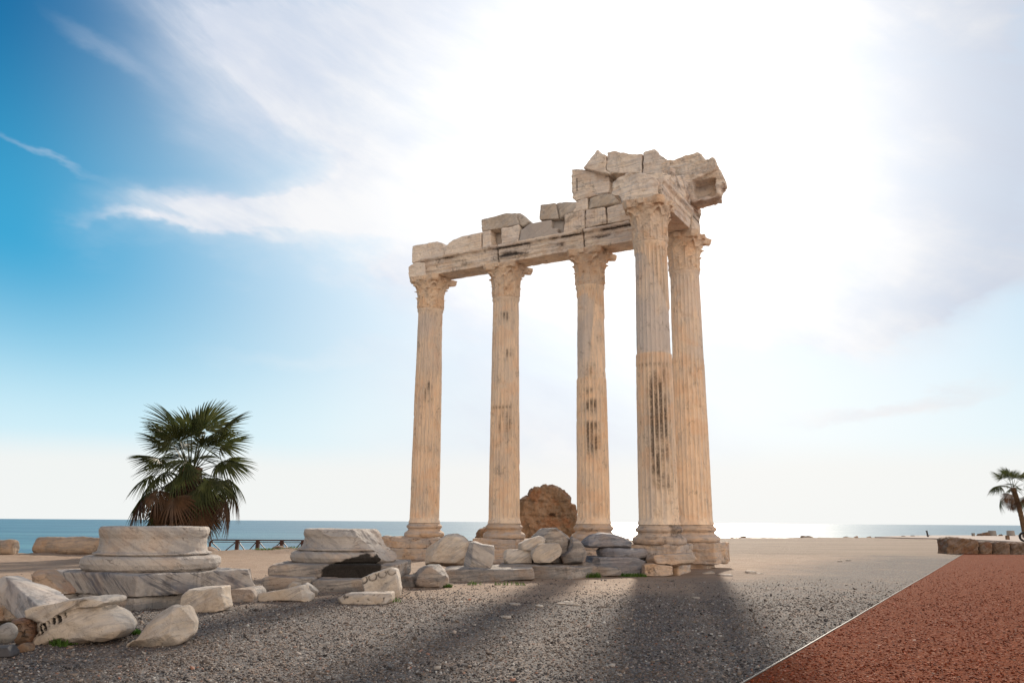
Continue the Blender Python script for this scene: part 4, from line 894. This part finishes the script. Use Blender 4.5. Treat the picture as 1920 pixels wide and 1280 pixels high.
# rubble wall behind the columns
wp = [(893, 1020), (893, 1001), (899, 992), (912, 989), (935, 985), (958, 975), (974, 936), (992, 930), (993, 919), (1005, 912), (1015, 913), (1022, 909), (1045, 911), (1060, 919), (1069, 931), (1071, 943), (1080, 947), (1084, 960), (1086, 1020)]
fr = np.array([Pn(*p, 34) for p in wp])
V, F = remesh(*prism(fr, np.array([0, 1., 0]), [(-.1, .93), (.15, 1), (1.1, 1), (1.4, .9)]), .04, 1)
q = V.copy(); cz = zY(1030, 968, 34); cz2 = zY(1030, 940, 34)
for c_ in (cz, cz2): V[:, 1] += .07*np.exp(-((V[:, 2]-c_-.03*np.sin(V[:, 0]*3))/.03)**2)*(V[:, 1] < 34.5)
V = carve(V, F, ((1.1, .03), (2.8, .07), (6, .06), (12, .04)), 0)
tag(mesh_obj('rubble_wall', V, F, M_brown, smooth=True), 'brown crumbling rubble wall with a domed top, seen between the columns', 'ruined wall')

# low wall of rough blocks on the right
WG = 'rough blocks of the low wall'
for k, (pts, lb) in enumerate([([(1776, 1041), (1775, 1011), (1782, 1008), (1800, 1008), (1830, 1010), (1836, 1013), (1836, 1041)], 'tallest leftmost block of the low brown wall beside the red path'),
    ([(1837, 1041), (1837, 1016), (1850, 1014), (1862, 1017), (1862, 1041)], 'small narrow block, second from the left end of the low brown wall'),
    ([(1863, 1042), (1863, 1017), (1880, 1015), (1895, 1018), (1895, 1042)], 'dark squared block, third from the left end of the low brown wall'),
    ([(1896, 1042), (1896, 1017), (1925, 1017), (1945, 1019), (1945, 1042)], 'block of the low brown wall cut by the right edge of the view')]):
    traced('wall_block', pts, ('Y', 35.45), .85, M_dark, lb, 'wall block', WG, voxel=.04, disp=((1.5, .03), (4, .035), (9, .03), (18, .012)), smooth=1, round_=1 if k else 0)

# ------------------------------------------------------------------ railing, posts, tubs, tyre
def bar(p, q, t, w=None):
    p, q = np.array(p, float), np.array(q, float); d = q-p; L = np.linalg.norm(d); d /= L; w = w or t
    up = np.array([0, 0, 1.]) if abs(d[2]) < .9 else np.array([0, 1., 0]); s = np.cross(d, up); s /= np.linalg.norm(s); u = np.cross(s, d)
    V = [x+s*a*w/2+u*b*t/2 for x in (p, q) for (a, b) in ((-1, -1), (1, -1), (1, 1), (-1, 1))]
    return np.array(V), [[0, 3, 2, 1], [4, 5, 6, 7]]+[[i, (i+1) % 4, 4+(i+1) % 4, 4+i] for i in range(4)]
YR = 37.; zr = zY(480, 1012, YR); zb = zY(480, 1034, YR)
xr = [atY(x, 1015, YR)[0] for x in (394, 445, 483.5, 528.5, 568, 608, 648, 688, 728, 768, 808, 848, 888, 925)]
rail = empty('wooden_railing', (xr[0], YR, zb), 'dark brown railing with slanting braces along the shore behind the bases', 'railing')
mesh_obj('top_rail', *bar((xr[0]+.15, YR, zr), (xr[-1], YR, zr), .055, .09), M_wood, rail)
mesh_obj('middle_rail', *bar((xr[0], YR, zr-.09), (xr[-1], YR, zr-.09), .03, .05), M_wood, rail)
V = [];
S = [bar((xr[0]+.15, YR, zr), (xr[0]+.03, YR, zr-.06), .055, .09), bar((xr[0]+.03, YR, zr-.06), (xr[0], YR, zr-.16), .055, .09), bar((xr[0], YR, zr-.16), (xr[0]+.03, YR, zb-.2), .055, .09)]
mesh_obj('end_rail', *join(*S), M_wood, rail)
for k in range(1, len(xr)): mesh_obj('post', *bar((xr[k], YR+.01, zb-.35), (xr[k], YR+.01, zr-.02), .17, .14), M_wood, rail)
for k in range(len(xr)-1):
    xm = (xr[k]+xr[k+1])/2
    for xe in (xr[k]+.08, xr[k+1]-.08): mesh_obj('brace', *bar((xe, YR, zr-.1), (xm, YR, zb-.05), .035, .05), M_wood, rail)
def gpt(x, y, z=.1): return ground_at(x, y, z)
def taperbox(c, w0, w1, h, seg=16, mat=None, name='x', parent=None, chs=.0):
    V, F = lathe(c[0], c[1], [(w0/2, c[2]), (w0/2, c[2]+.03), (w1/2+.02, c[2]+h-.05), (w1/2, c[2]+h), (w1/2-.08, c[2]+h), (w1/2-.10, c[2]+h-.08)], seg)
    return mesh_obj(name, V, F, mat, parent)
p = gpt(1740, 1008, .0); 
po = mesh_obj('short_post', *join(bar(p+[.05, 0, -.1], p+[-.06, 0, .62], .11), bar(p+[-.06, 0, .60], p+[-.065, 0, .66], .14)), M_iron); tag(po, 'thin dark leaning post on the far sand', 'post')
p = ground_at(1825, 1004.3, .1); po = mesh_obj('short_post', *join(bar(p+[0, 0, -.1], p+[0, 0, .26], .22), bar(p+[0, 0, .25], p+[0, 0, .29], .26)), M_conc); tag(po, 'tiny grey block post at the far edge of the paving', 'post')
for x, y, lb in ((1861, 1003.8, 'left one of the two tapered stone tubs by the sea'), (1895.5, 1003.8, 'right one of the two tapered stone tubs by the sea')):
    p = ground_at(x, y, .1); w = 14*p[1]/FPX
    o = taperbox(p-[0, 0, .03], w, w*.86, 9.6*p[1]/FPX, 20, M_conc, 'stone_tub'); tag(o, lb, 'tub', 'stone tubs by the sea')
p = ground_at(1889.5, 1011, .1); o = mesh_obj('dark_stump', *join(bar(p+[0, 0, -.1], p+[0, 0, .28], .22), bar(p+[0, 0, .26], p+[0, 0, .31], .17)), M_dark); tag(o, 'dark squat stump standing before the right stone tub', 'stump')
p = ground_at(1921, 1015.5, .1); V = []; F = []; R_, r_ = .27, .07
for i in range(32):
    for j in range(10):
        a, b = 2*math.pi*i/32, 2*math.pi*j/10; V.append((p[0]+(R_+r_*math.cos(b))*math.cos(a), p[1]+r_*1.3*math.sin(b), p[2]+R_+r_+(R_+r_*math.cos(b))*math.sin(a)))
        F.append([i*10+j, i*10+(j+1) % 10, ((i+1) % 32)*10+(j+1) % 10, ((i+1) % 32)*10+j])
o = empty('standing_tyre', p, 'black tyre standing upright at the foot of the distant palm', 'tyre'); mesh_obj('tyre_ring', V, F, M_black, o, True)
mesh_obj('hub', *lathe(0, 0, [(.04, -.03), (.05, 0), (.04, .03)], 12), M_iron, o); hb = o.children[-1] if o.children else None
for ch in o.children:
    if ch.name.startswith('hub'): ch.location = (0, 0, R_+r_); ch.rotation_euler = (math.pi/2, 0, 0)
for k in range(3):
    a = k*math.pi/3; mesh_obj('spoke', *bar(p+[-R_*math.cos(a), 0, R_+r_-R_*math.sin(a)], p+[R_*math.cos(a), 0, R_+r_+R_*math.sin(a)], .018), M_iron, o)

# ------------------------------------------------------------------ palms
def fan_mesh(name, kind, seed, mat):
    """a fan frond: petiole along +X from the origin, then a pleated blade with torn, drooping tips"""
    rs = random.Random(seed); V = []; F = []
    bend = {'up': 0, 'mid': .35, 'hang': .95, 'sag': .45, 'dead': .08}[kind]
    pl = {'up': 1.0, 'mid': 1.15, 'hang': 1.3, 'sag': 1.3, 'dead': .85}[kind]; sag = {'up': .10, 'mid': .22, 'hang': .25, 'sag': .2, 'dead': .15}[kind]
    def cen(t): return np.array([pl*t, 0, -sag*t*t*pl])
    for i in range(8):
        t = i/7; c = cen(t); w = .030*(1-.6*t)
        V += [c+[0, -w, 0], c+[0, 0, -w*.8], c+[0, w, 0], c+[0, 0, w*.3]]
        if i:
            o = 4*(i-1)
            for j in range(4): F.append([o+j, o+(j+1) % 4, o+4+(j+1) % 4, o+4+j])
    sa_ = math.atan(-2*sag)-bend; hp = cen(1); dirx = np.array([math.cos(sa_), 0, math.sin(sa_)]); nz = np.array([-dirx[2], 0, dirx[0]])
    n = 30; fan = {'up': 1.75, 'mid': 1.8, 'hang': 1.35, 'sag': 1.25, 'dead': .8}[kind]; Lb = {'up': .95, 'mid': .92, 'hang': .95, 'sag': 1., 'dead': 1.05}[kind]
    for k in range(n):
        s = (k+.5)/n*2-1; phi = s*fan+rs.uniform(-.02, .02); L = Lb*(1-.38*abs(s)**2)*rs.uniform(.88, 1.08)
        start = hp - dirx*.0; d = dirx*math.cos(phi)+np.array([0, 1, 0])*math.sin(phi); wdir = -dirx*math.sin(phi)+np.array([0, 1, 0])*math.cos(phi)
        half = fan/n; m = 7; tw = rs.uniform(-.3, .3); dr = {'up': .22, 'mid': .6, 'hang': .3, 'sag': .3, 'dead': .2}[kind]*rs.uniform(.6, 1.4); o = len(V); side = rs.uniform(-.06, .06)
        for i in range(m):
            t = i/(m-1); rad = .04+L*t
            w = rad*math.tan(half)*1.02 if t < .58 else (.58*L)*math.tan(half)*max(.03, 1-(t-.58)/.42)**.8
            w = max(w, .0025)
            c = start+d*rad + nz*(-.22*abs(s)*t - .18*t*t) + wdir*side*max(0, t-.4)
            c = c+np.array([0, 0, -dr*max(0, t-.45)**1.8]); pleat = .35*w
            V += [c-wdir*w+nz*pleat*0, c-nz*pleat*2, c+wdir*w]
            if i: q = o+3*(i-1); F += [[q, q+1, q+4, q+3], [q+1, q+2, q+5, q+4]]
    me = bpy.data.meshes.new(name); me.from_pydata([tuple(map(float, v)) for v in V], [], F); me.materials.append(mat); me.update(); return me
FUP = [fan_mesh('frond', 'up', k, M_leaf) for k in range(3)]; FMI = [fan_mesh('frond', 'mid', 10+k, M_leaf) for k in range(3)]; FDE = [fan_mesh('dead_frond', 'dead', 20+k, M_dead) for k in range(3)]
FMD = [fan_mesh('frond', 'hang', 30+k, M_dead) for k in range(3)]; FSG = [fan_mesh('dead_frond', 'sag', 50+k, M_dead) for k in range(3)]; FMB = [fan_mesh('frond', 'mid', 60+k, M_dead) for k in range(2)]; FHG = [fan_mesh('frond', 'hang', 40+k, M_leaf) for k in range(3)]
def palm(name, base, H, rt, rb, scale, sets, label, seed, lean=0.):
    root = empty(name, base, label, 'palm tree'); rs = random.Random(seed); seg = 26; V = []; F = []; m = 30
    for i in range(m):
        t = i/(m-1); r = rb+(rt-rb)*t
        for j in range(seg):
            a = 2*math.pi*j/seg; rr = r*(1+.10*math.sin(j*4.1+i*2.4)+.08*((i*3) % 2)+rs.uniform(-.05, .05))
            V.append((base[0]+lean*t*t+rr*math.cos(a), base[1]+rr*math.sin(a), base[2]-.1+(H+.1)*t))
    for i in range(m-1):
        for j in range(seg): k = (j+1) % seg; F.append([i*seg+j, i*seg+k, (i+1)*seg+k, (i+1)*seg+j])
    F.append(list(range((m-1)*seg, m*seg)))
    mesh_obj('trunk', V, F, M_trunk, root)
    for (n, elo, ehi, meshes, z0, z1, s0, s1) in sets:
        for k in range(n):
            az = 2*math.pi*(k+rs.uniform(-.25, .25))/n+seed; el = rs.uniform(elo, ehi)
            me = rs.choice(meshes); o = bpy.data.objects.new(me.name.split('.')[0], me); C.objects.link(o); o.parent = root
            zz = rs.uniform(z0, z1); o.location = (lean+rt*.5*math.cos(az), rt*.5*math.sin(az), zz)
            o.rotation_euler = (rs.uniform(-.5, .5), -math.radians(el), az); s = scale*rs.uniform(s0, s1); o.scale = (s, s, s)
pb = atY(347, 1000, 29.); pb[2] = 0; Hc = zY(352, 868, 29.)
palm('fan_palm', pb, Hc-.15, .34, .50, 1.06, [(7, 60, 88, FUP, Hc-.15, Hc, 1.0, 1.25), (8, 34, 60, FUP, Hc-.25, Hc-.1, .95, 1.2), (9, 14, 36, FMI+FUP, Hc-.4, Hc-.15, .9, 1.08), (10, -8, 14, FMI, Hc-.55, Hc-.2, .88, 1.08), (11, -26, -6, FMI+FMB, Hc-.65, Hc-.3, .9, 1.08), (12, -44, -24, FMB+FMI+FMB, Hc-.7, Hc-.35, .9, 1.1), (14, -34, -14, FSG+FMD, Hc-.8, Hc-.45, .85, 1.05), (16, -74, -52, FDE, Hc-1.1, Hc-.6, .9, 1.1)],
     'bushy fan palm with a skirt of dead brown fronds by the sea, left', 3)
pb = ground_at(1922, 1007, .1); Y2 = pb[1]; Hc = zY(1906, 926, Y2)+.6
palm('fan_palm', pb, Hc-.1, .20, .19, 1.02*Y2/66, [(7, 50, 82, FUP, Hc-.1, Hc, .8, 1.), (7, 5, 40, FUP+FMI, Hc-.2, Hc, .8, 1.), (6, -35, -5, FMI+FMD, Hc-.4, Hc-.1, .8, 1.), (6, -75, -50, FDE+FMD, Hc-.6, Hc-.2, .7, .9)], 'distant small fan palm cut by the right edge', 8, lean=-.55)

# ------------------------------------------------------------------ small rocks along the shore, loose stones, weeds, pebbles
def rockmesh(seed, mat):
    bm = bmesh.new(); bmesh.ops.create_icosphere(bm, subdivisions=3, radius=1); V = np.array([v.co for v in bm.verts])
    n = fbm(V*1.1+seed*3.3, 4); V = V*(1+.35*n)[:, None]*[1, .8, .62]
    for v, c in zip(bm.verts, V): v.co = c
    me = bpy.data.meshes.new('rock'); bm.to_mesh(me); bm.free(); me.materials.append(mat); return me
RK = [rockmesh(k, M_tan if k % 2 else M_dark) for k in range(5)]
rs = random.Random(5)
for k in range(30):
    x = rs.choice([rs.uniform(-8, 50), rs.uniform(12, 50), rs.uniform(-20, -6)]); y = float(coastY(x))+rs.uniform(-.8, .6); s = rs.uniform(.12, .30)
    o = bpy.data.objects.new('shore_rock', rs.choice(RK)); C.objects.link(o); o.location = (x, y, gz(x, y)+.05*s); o.rotation_euler = (rs.uniform(-.3, .3), rs.uniform(-.3, .3), rs.uniform(0, 6)); o.scale = (s*1.3, s, s*.8)
    tag(o, 'small brown rock on the broken lip of the shore', 'rock', 'rocks along the shore edge')
for x, y, s in ((1837, 1004, .9), (1848, 1003.8, 1.3), (1876, 1004, .6), (1912, 1004.5, .5)):
    p = ground_at(x, y, .1); o = bpy.data.objects.new('shore_rock', RK[0]); C.objects.link(o); o.location = tuple(p); o.scale = (.38*s, .3*s, .42*s); tag(o, 'dark rock on the skyline beside the stone tubs', 'rock', 'dark rocks beside the stone tubs')
PK = rockmesh(11, M_pale)
for x, y, s in ((1012, 1138, .085), (1066, 1131, .10), (1075, 1134, .09), (1052, 1133, .08), (948, 1160, .08), (1305, 1119, .07), (965, 1133, .09), (1160, 1178, .04), (716, 1190, .03), (1440, 1105, .06), (1246, 1092, .05), (1575, 1052, .10), (1590, 1050, .12)):
    p = ground_at(x, y); o = bpy.data.objects.new('loose_stone', PK if s > .05 else RK[1]); C.objects.link(o); o.location = (p[0], p[1], gz(p[0], p[1])+s*.12); o.rotation_euler = (0, 0, rs.uniform(0, 6)); o.scale = (s*1.15, s*.85, s*.42)
    tag(o, 'small flat stone lying loose on the open gravel in front of the columns', 'stone', 'loose stones on the gravel')

def blades(spots, hmin, hmax, w, mat, name, label=None, cat=None, kind=None, spread=1.):
    V = []; F = []; rs = random.Random(len(spots))
    for (x, y, z, r, n) in spots:
        for k in range(n):
            a = rs.uniform(0, 6.28); q = r*math.sqrt(rs.random()); bx, by = x+q*math.cos(a), y+q*.5*math.sin(a); h = rs.uniform(hmin, hmax); t = rs.uniform(0, 6.28); l = rs.uniform(.1, .9)*h*spread
            dx, dy = math.cos(t), math.sin(t); sx, sy = -dy*w, dx*w; o = len(V)
            V += [(bx-sx*.6, by-sy*.6, z-.01), (bx+sx*.6, by+sy*.6, z-.01), (bx+dx*l*.4+sx, by+dy*l*.4+sy, z+h*.6), (bx+dx*l*.4-sx, by+dy*l*.4-sy, z+h*.6), (bx+dx*l, by+dy*l, z+h)]
            F += [[o, o+1, o+2, o+3], [o+3, o+2, o+4]]
    o = mesh_obj(name, V, F, mat, None); return tag(o, label, cat, None, kind)
def sp(x, y, r, n, dz=0.): p = ground_at(x, y); return (p[0], p[1], gz(p[0], p[1])+dz, r, n)
blades([sp(238, 1190, .13, 260)], .02, .07, .011, M_grass, 'leafy_weed', 'bright green leafy weed between the carved fragment and the pointed rock', 'weed')
blades([sp(1097, 1082, .36, 560)], .03, .13, .007, M_grass, 'grass_tuft', 'dark green grass tuft at the corner of the stepped slab', 'grass tuft')
blades([sp(829, 1099, .2, 220)], .02, .08, .007, M_grass, 'grass_tuft', 'small green tuft at the foot of the rough humped rock', 'grass tuft')
blades([sp(1186, 1080, .34, 340)], .02, .10, .007, M_grass, 'grass_tuft', 'dark green tuft below the blackened end of the blue grey base', 'grass tuft')
blades([sp(x, 1096, .15, 40) for x in (890, 940, 970)]+[sp(110, 1211, .1, 70), sp(130, 1208, .08, 60), sp(20, 1165, .2, 160), sp(740, 1128, .1, 30)]+[(x, 31.9+.6*math.sin(x*5), gz(x, 31.9+.6*math.sin(x*5)), .3, 90) for x in np.arange(-9.8, -6.0, .25)], .02, .09, .006, M_grass, 'grass', kind='stuff')
sh = M_dead
blades([sp(850, 1061, .28, 200), (Pn(1033, 950, 33.8)[0]+.05, 33.75, zY(1033, 966, 33.8), .12, 120)], .03, .14, .008, sh, 'dry_shrub', 'dry brown weeds under the large rounded broken block', 'shrub')

def pebbles(name, n, region, mat, smin, smax, seed, zoff=0.):
    """loose chips: eight-cornered lumps, scattered over the surface"""
    rg = np.random.default_rng(seed); P = region(rg, n); n = len(P); s = smin+(smax-smin)*rg.random(n)**2.2*(.75+P[:, 1]*.03)
    base = np.array([[sx, sy, sz] for sz in (-1, 1) for sy in (-1, 1) for sx in (-1, 1)], float)*.58
    J = base[None]*(.55+.75*rg.random((n, 8, 1)))*np.array([1, 1, .7]); J = J*(s[:, None, None]*(.7+.6*rg.random((n, 1, 3))))
    a = rg.random(n)*6.28; ca, sa = np.cos(a)[:, None], np.sin(a)[:, None]; x = J[:, :, 0]*ca-J[:, :, 1]*sa; y = J[:, :, 0]*sa+J[:, :, 1]*ca
    tx, ty = rg.normal(0, .3, (2, n, 1)); z = J[:, :, 2]+x*tx+y*ty
    gzv = ground_z(P[:, 0], P[:, 1])+s*.18+zoff
    V = np.stack([x+P[:, :1], y+P[:, 1:2], z+gzv[:, None]], 2).reshape(-1, 3)
    q = np.array([[0, 2, 3, 1], [4, 5, 7, 6], [0, 1, 5, 4], [2, 6, 7, 3], [0, 4, 6, 2], [1, 3, 7, 5]]); F = (q[None]+8*np.arange(n)[:, None, None]).reshape(-1)
    me = bpy.data.meshes.new(name); me.vertices.add(len(V)); me.vertices.foreach_set('co', V.ravel()); nf = len(F)//4
    me.loops.add(len(F)); me.loops.foreach_set('vertex_index', F.astype(np.int32)); me.polygons.add(nf); me.polygons.foreach_set('loop_start', np.arange(nf, dtype=np.int32)*4); me.polygons.foreach_set('loop_total', np.full(nf, 4, np.int32))
    me.update(calc_edges=True); me.materials.append(mat); o = bpy.data.objects.new(name, me); C.objects.link(o); return tag(o, kind='stuff')
def peb_mat(name, ramp):
    m, g, b = new_mat(name); gi = g.n.new('ShaderNodeNewGeometry').outputs['Random Per Island']; cr = g.n.new('ShaderNodeValToRGB'); g.l.new(gi, cr.inputs[0])
    cr.color_ramp.interpolation = 'LINEAR'; els = cr.color_ramp.elements
    while len(els) < len(ramp): els.new(.5)
    for e, (p, c) in zip(els, ramp): e.position = p; e.color = (*c, 1)
    P = g.n.new('ShaderNodeNewGeometry').outputs['Position']; tint = tuple(q*1.1 for q in ramp[3][1])
    c = g.mix(g.m('MULTIPLY', g.rng(g.noise(P, .8, 6, .65), .42, .62), .32), cr.outputs[0], tint)
    g.put(b.inputs['Base Color'], c); b.inputs['Roughness'].default_value = .9; setspec(b, .15); return m
MP = peb_mat('grey_pebbles', [(0, (.035, .031, .031)), (.3, (.085, .077, .074)), (.55, (.14, .126, .12)), (.72, (.20, .15, .115)), (.86, (.28, .245, .22)), (.97, (.46, .44, .41)), (1, (.28, .10, .05))])
MR = peb_mat('red_pebbles', [(0, (.06, .012, .006)), (.4, (.13, .028, .011)), (.8, (.22, .052, .020)), (.95, (.30, .10, .06)), (1, (.36, .25, .20))])
def side(P): return (P[:, 0]-A[0])*NRM[0]+(P[:, 1]-A[1])*NRM[1]
def reg(red):
    def f(rg, n):
        y = 4.8+ (rg.random(n)**1.7)*((8.5+6*rg.random(n)**2) if not red else (9+14*rg.random(n)**1.5)); hw = .72*y+2.0; x = (rg.random(n)*2-1)*hw; P = np.stack([x, y], 1)
        d = side(P); return P[(d > .03) if red else (d < -.03)]
    return f
pebbles('gravel', 200000, reg(False), MP, .004, .016, 1)
pebbles('red_gravel', 120000, reg(True), MR, .005, .017, 2, .02)
pebbles('gravel', 3500, reg(False), MP, .012, .036, 3)
pebbles('red_gravel', 1200, reg(True), MR, .010, .026, 4, .02)
